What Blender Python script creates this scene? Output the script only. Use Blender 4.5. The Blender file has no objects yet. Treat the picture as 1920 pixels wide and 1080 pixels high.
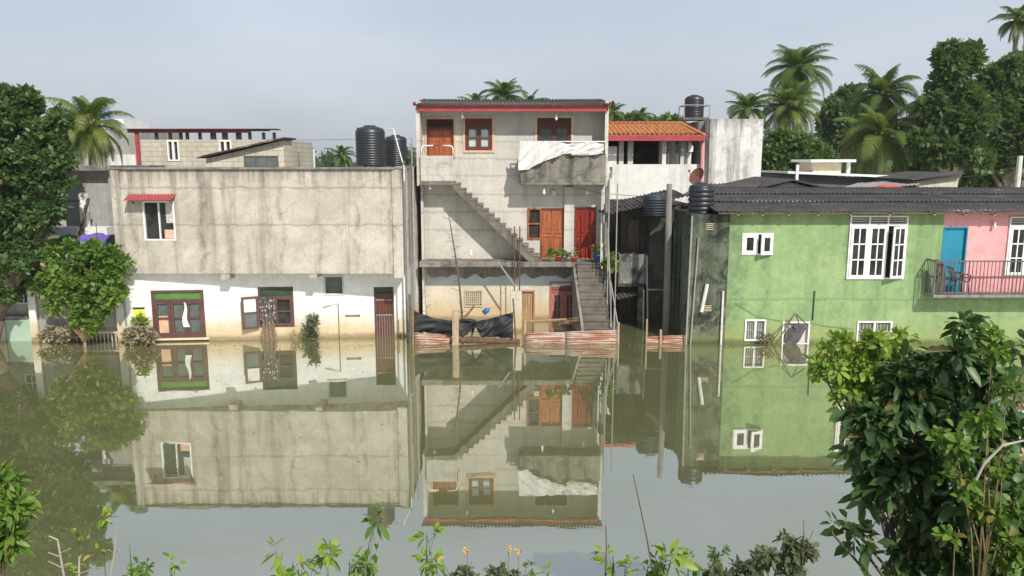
import bpy, math, random
import numpy as np
from mathutils import Vector
random.seed(7); rng = np.random.default_rng(7)
sc = bpy.context.scene; col = sc.collection
# ---------------------------------------------------------------- camera
FPX = 1450.0; PITCH = math.atan(240/FPX); H = 5.86
cam = bpy.data.objects.new('camera', bpy.data.cameras.new('camera')); col.objects.link(cam)
cam.location = (0, 0, H); cam.rotation_euler = (math.pi/2 - PITCH, 0, 0)
cam.data.sensor_width = 36; cam.data.lens = 36*FPX/1920; cam.data.clip_end = 3000; cam.data.clip_start = .05
sc.camera = cam
# ---------------------------------------------------------------- sun + sky
SUN = Vector((0.5, -1.0, .97)).normalized()
sun = bpy.data.objects.new('sun', bpy.data.lights.new('sun', 'SUN')); col.objects.link(sun)
sun.data.energy = 4.3; sun.data.angle = math.radians(.6); sun.data.color = (1, .95, .87)
sun.rotation_euler = SUN.to_track_quat('Z', 'Y').to_euler()
W = bpy.data.worlds.new('World'); sc.world = W; W.use_nodes = True
nt = W.node_tree; nt.nodes.clear()
sky = nt.nodes.new('ShaderNodeTexSky'); sky.sky_type = 'NISHITA'; sky.sun_disc = False
sky.sun_elevation = math.asin(SUN.z); sky.sun_rotation = math.atan2(SUN.x, SUN.y)
sky.air_density = 1.0; sky.dust_density = 4.0; sky.ozone_density = 1.5
tc = nt.nodes.new('ShaderNodeTexCoord'); mp = nt.nodes.new('ShaderNodeMapping'); mp.inputs['Scale'].default_value = (1.2, 1.2, 3.5)
no = nt.nodes.new('ShaderNodeTexNoise'); no.inputs['Scale'].default_value = 1.6; no.inputs['Detail'].default_value = 5
rp = nt.nodes.new('ShaderNodeMapRange'); rp.inputs[1].default_value = .35; rp.inputs[2].default_value = .75; rp.inputs[3].default_value = .62; rp.inputs[4].default_value = .94
mx = nt.nodes.new('ShaderNodeMix'); mx.data_type = 'RGBA'; mx.inputs[7].default_value = (5.7, 6.2, 7.1, 1)
bg = nt.nodes.new('ShaderNodeBackground'); bg.inputs['Strength'].default_value = .1
wo = nt.nodes.new('ShaderNodeOutputWorld')
L = nt.links.new
L(tc.outputs['Generated'], mp.inputs[0]); L(mp.outputs[0], no.inputs['Vector']); L(no.outputs['Fac'], rp.inputs[0])
L(rp.outputs[0], mx.inputs[0]); L(sky.outputs[0], mx.inputs[6]); sx = nt.nodes.new('ShaderNodeSeparateXYZ'); L(tc.outputs['Generated'], sx.inputs[0]); gr_ = nt.nodes.new('ShaderNodeMapRange'); L(sx.outputs[2], gr_.inputs[0]); gr_.inputs[1].default_value = 0; gr_.inputs[2].default_value = .32; gr_.interpolation_type = 'SMOOTHSTEP'
mh = nt.nodes.new('ShaderNodeMix'); mh.data_type = 'RGBA'; L(gr_.outputs[0], mh.inputs[0]); mh.inputs[6].default_value = (6.7, 7.2, 8.0, 1); mh.inputs[7].default_value = (5.6, 6.2, 7.3, 1); L(mh.outputs[2], mx.inputs[7])
L(mx.outputs[2], bg.inputs['Color']); L(bg.outputs[0], wo.inputs[0])
sc.view_settings.view_transform = 'Standard'; sc.view_settings.look = 'None'; sc.view_settings.exposure = .13; sc.view_settings.gamma = 1
# ---------------------------------------------------------------- geometry helpers
CP, SP = math.cos(PITCH), math.sin(PITCH)
def ray(px, py):
    u = (px-960)/FPX; v = (py-540)/FPX
    return (u, CP - v*SP, -SP - v*CP)
def P(px, py, D):
    d = ray(px, py); k = D/d[1]
    return Vector((d[0]*k, D, H + d[2]*k))
def pxm(D): return D/FPX
class Fr:
    """vertical plane; s runs along it, d is outwards (towards the flood)"""
    def __init__(s, x0, y0, x1=None, y1=None):
        s.o = (x0, y0)
        if x1 is None: s.t = (1, 0)
        else:
            l = math.hypot(x1-x0, y1-y0); s.t = ((x1-x0)/l, (y1-y0)/l); s.L = l
        s.n = (s.t[1], -s.t[0])
    def w(s, a, z, d=0): return (s.o[0]+s.t[0]*a+s.n[0]*d, s.o[1]+s.t[1]*a+s.n[1]*d, z)
    def px(s, px, py):
        d = ray(px, py); k = (s.o[0]*s.n[0]+s.o[1]*s.n[1])/(d[0]*s.n[0]+d[1]*s.n[1])
        x, y = d[0]*k, d[1]*k
        return ((x-s.o[0])*s.t[0]+(y-s.o[1])*s.t[1], H+d[2]*k)
    def R(s, x0, y0, x1, y1):
        ym = (y0+y1)/2; xm = (x0+x1)/2
        return (s.px(x0, ym)[0], s.px(x1, ym)[0], s.px(xm, y1)[1], s.px(xm, y0)[1])
def FD(D): return Fr(0, D)
def root_loc(o):
    l = Vector((0, 0, 0))
    while o is not None: l += o.location; o = o.parent
    return l
class M:
    def __init__(s): s.v = []; s.f = []
    def add(s, vs, fs):
        n = len(s.v); s.v += [tuple(v) for v in vs]; s.f += [tuple(i+n for i in f) for f in fs]; return s
    def box(s, fr, a0, a1, z0, z1, d0, d1):
        vs = [fr.w(a, z, d) for d in (d0, d1) for z in (z0, z1) for a in (a0, a1)]
        return s.add(vs, [(0,1,3,2),(4,6,7,5),(0,4,5,1),(2,3,7,6),(0,2,6,4),(1,5,7,3)])
    def rbox(s, fr, R, d0, d1): return s.box(fr, R[0], R[1], R[2], R[3], d0, d1)
    def wbox(s, x0, x1, y0, y1, z0, z1): return s.box(Fr(0, 0), x0, x1, z0, z1, -y1, -y0)
    def prism(s, fr, poly, d0, d1):
        n = len(poly); vs = [fr.w(a, z, d0) for a, z in poly]+[fr.w(a, z, d1) for a, z in poly]
        return s.add(vs, [tuple(range(n))[::-1], tuple(range(n, 2*n))]+[(i, (i+1)%n, n+(i+1)%n, n+i) for i in range(n)])
    def plan(s, poly, z0, z1):
        n = len(poly); vs = [(x, y, z0) for x, y in poly]+[(x, y, z1) for x, y in poly]
        return s.add(vs, [tuple(range(n))[::-1], tuple(range(n, 2*n))]+[(i, (i+1)%n, n+(i+1)%n, n+i) for i in range(n)])
    def tube(s, pts, r, n=8, cap=True):
        pts = [Vector(p) for p in pts]; k = len(pts)
        rs = r if isinstance(r, (list, tuple)) else [r]*k
        vs = []; ref = None
        for i, p in enumerate(pts):
            t = (pts[min(i+1, k-1)]-pts[max(i-1, 0)])
            t = t.normalized() if t.length > 1e-9 else Vector((0, 0, 1))
            if ref is None: ref = t.orthogonal().normalized()
            a = (ref - t*ref.dot(t))
            a = a.normalized() if a.length > 1e-6 else t.orthogonal().normalized()
            ref = a; b = t.cross(a)
            for j in range(n):
                w = 2*math.pi*j/n; vs.append(p+(a*math.cos(w)+b*math.sin(w))*rs[i])
        fs = [(i*n+j, i*n+(j+1)%n, (i+1)*n+(j+1)%n, (i+1)*n+j) for i in range(k-1) for j in range(n)]
        if cap: fs += [tuple(range(n))[::-1], tuple(range((k-1)*n, k*n))]
        return s.add(vs, fs)
    def bar(s, a, b, r=.02, n=6): return s.tube([a, b], r, n)
    def lathe(s, c, prof, n=32):
        vs = []
        for r, z in prof:
            for j in range(n):
                w = 2*math.pi*j/n; vs.append((c[0]+r*math.cos(w), c[1]+r*math.sin(w), c[2]+z))
        k = len(prof)
        fs = [(i*n+j, i*n+(j+1)%n, (i+1)*n+(j+1)%n, (i+1)*n+j) for i in range(k-1) for j in range(n)]
        fs += [tuple(range(n))[::-1], tuple(range((k-1)*n, k*n))]
        return s.add(vs, fs)
    def build(s, name, mat, parent=None, smooth=False, bevel=0):
        me = bpy.data.meshes.new(name)
        if parent is not None: off = root_loc(parent)
        else:
            xs = [v[0] for v in s.v]; ys = [v[1] for v in s.v]; zs = [v[2] for v in s.v]
            off = Vector(((min(xs)+max(xs))/2, (min(ys)+max(ys))/2, min(zs)))
        me.from_pydata([(v[0]-off.x, v[1]-off.y, v[2]-off.z) for v in s.v], [], s.f)
        me.materials.append(mat); me.update()
        if smooth: me.polygons.foreach_set('use_smooth', [True]*len(me.polygons))
        o = bpy.data.objects.new(name, me); col.objects.link(o)
        if parent is not None: o.parent = parent
        else: o.location = off
        if bevel:
            b = o.modifiers.new('bevel', 'BEVEL'); b.width = bevel; b.segments = 2; b.limit_method = 'ANGLE'
        return o
def tag(o, label=None, cat=None, group=None, kind=None):
    if label: o['label'] = label
    if cat: o['category'] = cat
    if group: o['group'] = group
    if kind: o['kind'] = kind
    return o
def thing(name, loc, label, cat, group=None):
    o = bpy.data.objects.new(name, None); col.objects.link(o); o.location = loc
    o.empty_display_size = .3
    return tag(o, label, cat, group)
def wall(m, fr, s0, s1, z0, z1, holes=(), th=.2, rd=.14):
    """front sheet with real openings, reveals and a back to each opening"""
    xs = sorted({s0, s1, *[max(s0, min(s1, h[i])) for h in holes for i in (0, 1)]})
    zs = sorted({z0, z1, *[max(z0, min(z1, h[i])) for h in holes for i in (2, 3)]})
    for i in range(len(xs)-1):
        for j in range(len(zs)-1):
            a, b, c, d = xs[i], xs[i+1], zs[j], zs[j+1]; cx, cz = (a+b)/2, (c+d)/2
            if any(h[0] < cx < h[1] and h[2] < cz < h[3] for h in holes): continue
            m.add([fr.w(a, c), fr.w(b, c), fr.w(b, d), fr.w(a, d)], [(0, 1, 2, 3)])
    for h in holes:
        a, b, c, d = max(s0, h[0]), min(s1, h[1]), max(z0, h[2]), min(z1, h[3])
        q = [fr.w(a, c), fr.w(b, c), fr.w(b, d), fr.w(a, d)]+[fr.w(a, c, -rd), fr.w(b, c, -rd), fr.w(b, d, -rd), fr.w(a, d, -rd)]
        m.add(q, [(0, 4, 5, 1), (1, 5, 6, 2), (2, 6, 7, 3), (3, 7, 4, 0), (4, 7, 6, 5)])
    q = [fr.w(s0, z0), fr.w(s1, z0), fr.w(s1, z1), fr.w(s0, z1)]+[fr.w(s0, z0, -th), fr.w(s1, z0, -th), fr.w(s1, z1, -th), fr.w(s0, z1, -th)]
    m.add(q, [(0, 4, 5, 1), (1, 5, 6, 2), (2, 6, 7, 3), (3, 7, 4, 0), (4, 7, 6, 5)])
    return m
def bars(m, fr, R, bw, d0, d1, cols=1, rows=1, iw=None):
    """rectangular frame with optional inner bars"""
    s0, s1, z0, z1 = R; iw = iw or bw*.6
    m.box(fr, s0, s1, z1-bw, z1, d0, d1); m.box(fr, s0, s1, z0, z0+bw, d0, d1)
    m.box(fr, s0, s0+bw, z0+bw, z1-bw, d0, d1); m.box(fr, s1-bw, s1, z0+bw, z1-bw, d0, d1)
    a0, a1, b0, b1 = s0+bw, s1-bw, z0+bw, z1-bw
    for i in range(1, cols):
        c = a0+(a1-a0)*i/cols; m.box(fr, c-iw/2, c+iw/2, b0, b1, d0+.003, d1-.003)
    for j in range(1, rows):
        c = b0+(b1-b0)*j/rows; m.box(fr, a0, a1, c-iw/2, c+iw/2, d0+.006, d1-.006)
def corr(m, o, u, v, waves, amp, th=.012, per=8, nv=1, jit=0.0):
    """corrugated sheet: waves across u, run along v; o,u,v world vectors"""
    o, u, v = Vector(o), Vector(u), Vector(v); n = u.cross(v).normalized(); N = waves*per
    vs = []; k = nv+1
    jj = [[random.uniform(-jit, jit) for _ in range(k)] for _ in range(N+1)]
    for side in (0, 1):
        for i in range(N+1):
            for j in range(k):
                t = i/N
                vs.append(o+u*t+v*(j/nv)+n*(amp*math.sin(2*math.pi*waves*t)+(th if side else 0)+jj[i//per][j]))
    q = (N+1)*k; fs = []
    for i in range(N):
        for j in range(nv):
            a, b, c, d = i*k+j, (i+1)*k+j, (i+1)*k+j+1, i*k+j+1
            fs += [(a, d, c, b), (a+q, b+q, c+q, d+q)]
    for i in range(N):
        a, b = i*k, (i+1)*k; fs.append((a, b, b+q, a+q)); a += nv; b += nv; fs.append((b, a, a+q, b+q))
    for j in range(nv):
        a = j; fs.append((a, a+q, a+1+q, a+1)); a = N*k+j; fs.append((a+1, a+1+q, a+q, a))
    return m.add(vs, fs)
# ---------------------------------------------------------------- materials
class NT:
    def __init__(s, name):
        s.m = bpy.data.materials.new(name); s.m.use_nodes = True; s.t = s.m.node_tree
        s.b = s.t.nodes['Principled BSDF']; s.out = s.t.nodes['Material Output']
        s.pos = s.t.nodes.new('ShaderNodeNewGeometry').outputs['Position']
    def set(s, inp, v):
        if isinstance(v, bpy.types.NodeSocket): s.t.links.new(v, inp)
        elif isinstance(v, (tuple, list)): inp.default_value = tuple(v)+((1,) if len(v) == 3 and len(inp.default_value) == 4 else ())
        else: inp.default_value = v
    def mapv(s, sx, sy, sz, rot=(0, 0, 0), src=None):
        n = s.t.nodes.new('ShaderNodeMapping'); s.set(n.inputs[0], src or s.pos); n.inputs['Scale'].default_value = (sx, sy, sz); n.inputs['Rotation'].default_value = rot
        return n.outputs[0]
    def noise(s, scale, detail=4, rough=.55, vec=None, dist=0):
        n = s.t.nodes.new('ShaderNodeTexNoise'); s.set(n.inputs['Vector'], vec or s.pos)
        n.inputs['Scale'].default_value = scale; n.inputs['Detail'].default_value = detail; n.inputs['Roughness'].default_value = rough; n.inputs['Distortion'].default_value = dist
        return n.outputs['Fac']
    def vor(s, scale, vec=None, feat='DISTANCE_TO_EDGE'):
        n = s.t.nodes.new('ShaderNodeTexVoronoi'); n.feature = feat; s.set(n.inputs['Vector'], vec or s.pos); n.inputs['Scale'].default_value = scale
        return n.outputs['Distance'] if feat != 'F1c' else n.outputs['Color']
    def rng(s, v, a, b, c=0, d=1, smooth=False):
        n = s.t.nodes.new('ShaderNodeMapRange'); s.set(n.inputs[0], v)
        if smooth: n.interpolation_type = 'SMOOTHSTEP'
        for i, x in enumerate((a, b, c, d)): s.set(n.inputs[i+1], x)
        return n.outputs[0]
    def math(s, op, a, b=0):
        n = s.t.nodes.new('ShaderNodeMath'); n.operation = op; s.set(n.inputs[0], a); s.set(n.inputs[1], b); return n.outputs[0]
    def mix(s, f, a, b, mode='MIX'):
        n = s.t.nodes.new('ShaderNodeMix'); n.data_type = 'RGBA'; n.blend_type = mode
        s.set(n.inputs[0], f); s.set(n.inputs[6], a); s.set(n.inputs[7], b); return n.outputs[2]
    def xyz(s):
        n = s.t.nodes.new('ShaderNodeSeparateXYZ'); s.t.links.new(s.pos, n.inputs[0]); return n.outputs
    def comb(s, x, y, z):
        n = s.t.nodes.new('ShaderNodeCombineXYZ'); s.set(n.inputs[0], x); s.set(n.inputs[1], y); s.set(n.inputs[2], z); return n.outputs[0]
    def bump(s, h, strength=.3, dist=.02):
        n = s.t.nodes.new('ShaderNodeBump'); n.inputs['Strength'].default_value = strength; n.inputs['Distance'].default_value = dist
        s.t.links.new(h, n.inputs['Height']); s.t.links.new(n.outputs[0], s.b.inputs['Normal'])
    def island(s):
        n = s.t.nodes.new('ShaderNodeNewGeometry'); return n.outputs['Random Per Island']
    def fin(s, c, rough=.85, spec=.3, metal=0):
        s.set(s.b.inputs['Base Color'], c); s.set(s.b.inputs['Roughness'], rough)
        s.b.inputs['Specular IOR Level'].default_value = spec; s.b.inputs['Metallic'].default_value = metal
        return s.m
def weathered(name, base, patch, dark, streak=.5, crack=.6, ztop=None, topd=.9, stain=None, zst=.6, zsoft=.35, blocks=0, blocky=.6, grime=0, seed=0, peel=None, peelamt=.0, joints=(), vst=()):
    n = NT(name); pos0 = n.mapv(1, 1, 1); n.pos = pos0
    off = n.t.nodes.new('ShaderNodeVectorMath'); off.operation = 'ADD'; n.t.links.new(pos0, off.inputs[0]); off.inputs[1].default_value = (seed*13.1, seed*5.7, 0); v = off.outputs[0]
    n1 = n.noise(.75, 6, .62, v, .6); n2 = n.noise(2.6, 7, .7, v, .3)
    c = n.mix(n.rng(n1, .36, .64), base, patch)
    c = n.mix(n.rng(n2, .45, .75, 0, .55), c, tuple(x*.62 for x in base))
    st = n.noise(1, 5, .6, n.mapv(2.1, 2.1, .13, src=v), .15); st2 = n.noise(1, 4, .6, n.mapv(7, 7, .35, src=v))
    if streak:
        c = n.mix(n.rng(st, .50, .68, 0, streak), c, dark); c = n.mix(n.rng(st2, .55, .75, 0, streak*.6), c, dark)
    if grime: c = n.mix(n.rng(n.noise(1.3, 8, .75, v, 1.0), .5, .62, 0, grime), c, dark)
    if peel: c = n.mix(n.rng(n.noise(1.1, 8, .7, v, .8), .62-peelamt, .65-peelamt), c, peel)
    if crack:
        dist = n.t.nodes.new('ShaderNodeTexNoise'); dist.inputs['Scale'].default_value = 2.2; dist.inputs['Detail'].default_value = 5; n.set(dist.inputs['Vector'], v)
        ad = n.t.nodes.new('ShaderNodeMix'); ad.data_type = 'VECTOR'; ad.inputs[0].default_value = .28; n.t.links.new(v, ad.inputs[4]); n.t.links.new(dist.outputs['Color'], ad.inputs[5])
        cr = n.vor(.8, ad.outputs[1]); ck = n.rng(cr, .0, .011, crack*.6, 0)
        ck = n.math('MULTIPLY', ck, n.rng(n.noise(.9, 3, .5, v), .42, .6)); c = n.mix(ck, c, dark)
    z = n.xyz()[2]
    for zj in joints:
        dd = n.math('ABSOLUTE', n.math('ADD', z, n.rng(n2, .3, .7, -zj-.05, -zj+.05))); c = n.mix(n.rng(dd, .0, .05, .5, 0), c, dark)
    for xj, wj, aj in vst:
        dd = n.math('ABSOLUTE', n.math('ADD', n.xyz()[0], n.rng(n.noise(1.2, 5, .6, n.mapv(1, 1, 1, src=v)), .3, .7, -xj-.16, -xj+.16)))
        k_ = n.math('MULTIPLY', n.rng(dd, 0, wj, aj, 0, True), n.rng(n.noise(3.0, 6, .7, v), .35, .62)); c = n.mix(k_, c, dark)
    if ztop is not None:
        e = n.math('ADD', z, n.rng(st2, .3, .7, -.45, .45))
        c = n.mix(n.rng(e, ztop-topd, ztop, 0, .75), c, dark)
    hgt = n.noise(9, 8, .7, v)
    if blocks:
        x = n.xyz(); bv = n.comb(n.math('ADD', x[0], x[1]), z, 0)
        br = n.t.nodes.new('ShaderNodeTexBrick'); n.t.links.new(bv, br.inputs['Vector']); br.inputs['Scale'].default_value = 1
        br.inputs['Brick Width'].default_value = .42; br.inputs['Row Height'].default_value = blocks; br.inputs['Mortar Size'].default_value = .012; br.inputs['Mortar Smooth'].default_value = .6
        br.inputs['Color1'].default_value = (0, 0, 0, 1); br.inputs['Color2'].default_value = (0, 0, 0, 1); br.inputs['Mortar'].default_value = (1, 1, 1, 1)
        c = n.mix(n.math('MULTIPLY', br.outputs['Color'], blocky), c, tuple(x*.45 for x in base)); hgt = n.math('SUBTRACT', hgt, n.math('MULTIPLY', br.outputs['Color'], blocky))
    if stain:
        e = n.math('ADD', z, n.rng(n2, .3, .7, -.22, .22)); c = n.mix(n.rng(e, zst-zsoft, zst+zsoft, .9, 0, True), c, stain)
        c = n.mix(n.rng(n.math('ADD', z, n.rng(n2, .3, .7, -.05, .05)), .06, .2, .75, 0), c, tuple(x*.35 for x in stain))
    f = n.noise(22, 8, .75, v); c = n.mix(1, c, n.mix(n.rng(f, .3, .7), (.74, .74, .74), (1.12, 1.12, 1.12)), 'MULTIPLY')
    n.bump(n.math('ADD', hgt, n.math('MULTIPLY', n1, 1.5)), .5, .012)
    return n.fin(c, .9, .2)
def simple(name, c, rough=.6, var=.25, scale=6, metal=0, spec=.35, bump=0, c2=None, streak=False):
    n = NT(name); f = n.noise(scale, 6, .65)
    if streak: f = n.noise(1, 6, .65, n.mapv(scale*2, scale*2, scale*.25))
    k = n.mix(n.rng(f, .3, .7), tuple(x*(1-var) for x in c), c2 or tuple(min(1, x*(1+var*.6)) for x in c))
    if bump: n.bump(f, bump, .01)
    return n.fin(k, rough, spec, metal)
def wood(name, c, dk, rough=.4, scale=1.0, vert=True):
    n = NT(name); v = n.mapv(9*scale, 9*scale, 1.1*scale) if vert else n.mapv(1.1*scale, 9*scale, 9*scale)
    f = n.noise(1.6, 6, .65, v, 1.2); k = n.mix(n.rng(f, .35, .65), dk, c); n.bump(f, .2, .005)
    return n.fin(k, rough, .4)
def leafmat(name, a, b, c=None, trans=.3, rough=.42, old=None, oldf=.05):
    n = NT(name); r = n.island()
    k = n.mix(n.rng(r, 0, 1), a, b); k = n.mix(n.rng(n.noise(.8, 3), .42, .62), k, c or b)
    if old: k = n.mix(n.math('LESS_THAN', n.math('FRACT', n.math('MULTIPLY', r, 17.3)), oldf), k, old)
    n.fin(k, rough, .4)
    tr = n.t.nodes.new('ShaderNodeBsdfTranslucent'); n.set(tr.inputs[0], n.mix(.5, k, (.25, .4, .03)))
    ms = n.t.nodes.new('ShaderNodeMixShader'); ms.inputs[0].default_value = trans
    n.t.links.new(n.b.outputs[0], ms.inputs[1]); n.t.links.new(tr.outputs[0], ms.inputs[2]); n.t.links.new(ms.outputs[0], n.out.inputs[0])
    return n.m
MT = {}
OC = (.56, .43, .25)
MT['conc'] = weathered('conc', (.57, .53, .455), (.43, .395, .335), (.16, .14, .11), .62, .8, ztop=5.8, topd=.7, grime=.2, joints=(3.84, 5.0), vst=((-12.0, .14, .6), (-9.75, .26, .75), (-8.9, .10, .4), (-7.3, .13, .5), (-6.1, .16, .55), (-4.9, .12, .5), (-3.75, .16, .6)))
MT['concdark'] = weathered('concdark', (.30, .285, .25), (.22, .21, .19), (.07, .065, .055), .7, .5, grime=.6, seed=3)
MT['whitewall'] = weathered('whitewall', (.80, .80, .77), (.74, .74, .72), (.45, .43, .38), .15, .2, stain=OC, zst=.62, zsoft=.42, seed=5)
MT['stairwall'] = weathered('stairwall', (.62, .59, .52), (.53, .51, .46), (.24, .22, .19), .3, .4, seed=2, joints=(3.35, 4.0, 4.62, 5.3, 5.9, 6.5))
MT['groundwall'] = weathered('groundwall', (.66, .60, .48), (.56, .51, .42), (.3, .27, .2), .3, .3, stain=(.50, .38, .22), zst=.6, zsoft=.4, seed=8)
MT['green'] = weathered('green', (.245, .37, .165), (.31, .42, .20), (.11, .18, .10), .42, .2, stain=(.26, .31, .12), zst=.5, zsoft=.5, seed=4, grime=.18, joints=(1.45,), vst=((7.1, .5, .85), (8.1, .3, .6), (10.6, .15, .5), (11.6, .2, .5)))
MT['tower'] = weathered('tower', (.10, .125, .08), (.17, .19, .14), (.02, .022, .018), .95, .3, ztop=4.45, topd=1.1, grime=.9, seed=11, stain=(.14, .17, .08), zst=.4, zsoft=.3, peel=(.20, .17, .15), peelamt=.02, vst=((7.2, .4, .95), (6.2, .3, .8)))
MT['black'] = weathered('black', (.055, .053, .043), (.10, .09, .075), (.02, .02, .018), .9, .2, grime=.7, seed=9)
MT['mouldwhite'] = weathered('mouldwhite', (.80, .79, .76), (.70, .69, .65), (.12, .12, .10), .75, .2, ztop=7.9, topd=.7, grime=.35, seed=6)
MT['white2'] = weathered('white2', (.80, .79, .76), (.72, .71, .68), (.30, .29, .25), .5, .1, seed=7)
MT['balcony'] = weathered('balcony', (.20, .19, .165), (.28, .265, .22), (.06, .055, .05), .9, .3, blocks=.35, blocky=.4, grime=.7, seed=12)
MT['landing'] = weathered('landing', (.62, .6, .54), (.5, .48, .43), (.2, .18, .15), .5, .2, grime=.45, blocks=.28, blocky=.4, seed=13)
MT['pinkwall'] = weathered('pinkwall', (.78, .36, .37), (.84, .42, .42), (.5, .25, .24), .15, 0, seed=14)
MT['greywall'] = weathered('greywall', (.40, .39, .37), (.32, .31, .29), (.15, .14, .13), .5, .3, stain=OC, zst=.3, seed=15)
MT['blockcream'] = weathered('blockcream', (.62, .57, .46), (.5, .46, .38), (.3, .27, .22), .3, 0, blocks=.2, blocky=.9, seed=16)
MT['stairs'] = weathered('stairs', (.22, .195, .16), (.15, .135, .11), (.08, .07, .06), .6, .3, grime=.5, seed=17)
MT['slab'] = weathered('slab', (.2, .185, .16), (.3, .28, .24), (.06, .055, .05), .8, .3, grime=.6, seed=18)
def trim(n, c, **k): MT[n] = simple(n, c, **k)
trim('whitepaint', (.80, .80, .78), rough=.45, var=.12); trim('greytrim', (.55, .55, .53), rough=.5)
trim('red', (.38, .06, .065), rough=.5, var=.25, scale=3); trim('maroon', (.11, .055, .047), rough=.7, var=.3, scale=4)
trim('greenpanel', (.09, .20, .045), rough=.6, scale=3); trim('darkgreen', (.03, .06, .03), rough=.6)
trim('glass', (.014, .017, .019), rough=.07, var=.5, scale=2.5, spec=.7, c2=(.06, .065, .06)); trim('glassgrey', (.11, .13, .12), rough=.2, var=.35, scale=2.5, spec=.5)
trim('paleglass', (.42, .52, .50), rough=.15, var=.15, scale=2, spec=.6); trim('dark', (.012, .012, .012), rough=.9); trim('tank', (.020, .024, .030), rough=.42, var=.3, scale=3, spec=.5)
trim('tankblue', (.03, .04, .052), rough=.5, var=.25, scale=3); trim('pipegrey', (.30, .29, .27), rough=.5, scale=5); trim('pvc', (.62, .61, .57), rough=.5)
trim('steel', (.12, .12, .12), rough=.5, metal=.3); trim('rust', (.13, .07, .045), rough=.85, var=.5, scale=8)
trim('bluedoor', (.015, .22, .34), rough=.5, var=.15, scale=3)
def clothmat():
    n = NT('cloth'); a = n.noise(1, 6, .6, n.mapv(5, 5, 2.2, (0, .6, 0)), 1.6); b = n.noise(14, 5, .7, None, 1.0)
    n.bump(n.math('ADD', a, n.math('MULTIPLY', b, .25)), 1.0, .05); return n.fin(n.mix(n.rng(b, .4, .7), (.60, .60, .58), (.70, .70, .68)), .95, .15)
MT['cloth'] = clothmat()
trim('blacktarp', (.022, .023, .025), rough=.6, var=.5, scale=5, spec=.35)
trim('purple', (.14, .09, .42), rough=.7, var=.4, scale=5); trim('teal', (.01, .16, .12), rough=.7); trim('olive', (.20, .22, .03), rough=.7)
trim('bark', (.13, .105, .075), rough=.95, var=.5, scale=9, bump=.6); trim('palebark', (.30, .26, .20), rough=.95, var=.4, scale=9, bump=.5); trim('twig', (.42, .38, .33), rough=.9)
trim('poleconc', (.19, .185, .17), rough=.9, var=.35, scale=5, streak=True); trim('lattice', (.48, .42, .30), rough=.9); trim('yellow', (.75, .66, .08), rough=.6, var=.3, scale=14)
trim('redpot', (.55, .09, .05), rough=.6); trim('bluepl', (.03, .12, .35), rough=.4); trim('creampaint', (.66, .56, .40), rough=.8); trim('curtain', (.5, .48, .42), rough=.95, var=.4, scale=10)
trim('dish', (.20, .085, .06), rough=.7, var=.4); trim('bulb', (.85, .85, .82), rough=.15, spec=.6); trim('peach', (.62, .40, .27), rough=.8); trim('blue', (.10, .30, .62), rough=.5)
trim('chairm', (.20, .07, .045), rough=.4, var=.3); trim('palegreen', (.33, .46, .36), rough=.6, var=.12, scale=2); trim('greenstem', (.10, .14, .04), rough=.7); trim('rope', (.05, .05, .05), rough=.9)
trim('drystem', (.24, .17, .09), rough=.95, var=.5, scale=12); trim('mudleaf', (.23, .19, .12), rough=.95, var=.5, scale=14); trim('petal', (.85, .42, .02), rough=.6); trim('pinkpaint', (.42, .15, .13), rough=.6, var=.2)
MT['wood'] = wood('wood', (.42, .13, .045), (.20, .05, .02), .4); MT['wooddark'] = wood('wooddark', (.14, .045, .028), (.08, .025, .018), .5)
MT['woodred'] = wood('woodred', (.33, .035, .014), (.12, .012, .008), .3)
MT['plank'] = wood('plank', (.42, .27, .14), (.24, .15, .08), .8); MT['weatherpost'] = wood('weatherpost', (.45, .36, .25), (.28, .2, .13), .9)
def roofmat(name, a, b, spots=.3, dk=(.03, .03, .03)):
    n = NT(name); f = n.noise(1.2, 7, .7, None, .6); c = n.mix(n.rng(f, .35, .65), a, b)
    c = n.mix(n.rng(n.noise(6, 6, .7), .5, .75, 0, .7), c, dk)
    c = n.mix(n.rng(n.noise(1, 5, .7, n.mapv(.7, 2.6, 2)), .63, .67, 0, spots), c, (.6, .6, .58)); n.bump(n.noise(20, 5), .3, .01)
    return n.fin(c, .9, .15)
MT['asb'] = roofmat('asb', (.055, .05, .048), (.095, .09, .085)); MT['asblight'] = roofmat('asblight', (.20, .19, .175), (.30, .28, .26))
MT['tile'] = roofmat('tile', (.40, .145, .055), (.50, .21, .085), 0, (.22, .09, .05)); MT['awnred'] = roofmat('awnred', (.36, .065, .07), (.30, .08, .075), 0, (.2, .05, .05))
def rusty():
    n = NT('rusty'); f = n.noise(1, 6, .6, n.mapv(.9, .9, 15), .4); c = n.mix(n.rng(f, .42, .56), (.46, .40, .34), (.30, .12, .075))
    c = n.mix(n.rng(n.noise(5, 6, .7), .5, .7, 0, .6), c, (.17, .08, .05)); return n.fin(c, .75, .3)
MT['rusty'] = rusty()
def curtainmat():
    n = NT('patterncurtain'); v = n.vor(14, n.mapv(1, .2, .7), 'F1'); c = n.mix(n.rng(v, .25, .4), (.42, .40, .40), (.09, .075, .075))
    z = n.xyz()[2]; c = n.mix(n.rng(z, .3, .9, .8, 0), c, (.22, .16, .1)); return n.fin(c, .95, .1)
MT['patterncurtain'] = curtainmat()
def postermat():
    n = NT('poster'); x = n.xyz(); s = n.math('FRACT', n.math('MULTIPLY', x[2], 14)); m = n.math('MULTIPLY', n.math('LESS_THAN', s, .4), n.math('GREATER_THAN', n.noise(9, 3), .5))
    c = n.mix(m, (.78, .74, .10), (.45, .42, .10)); return n.fin(c, .6)
MT['poster'] = postermat()
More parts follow.
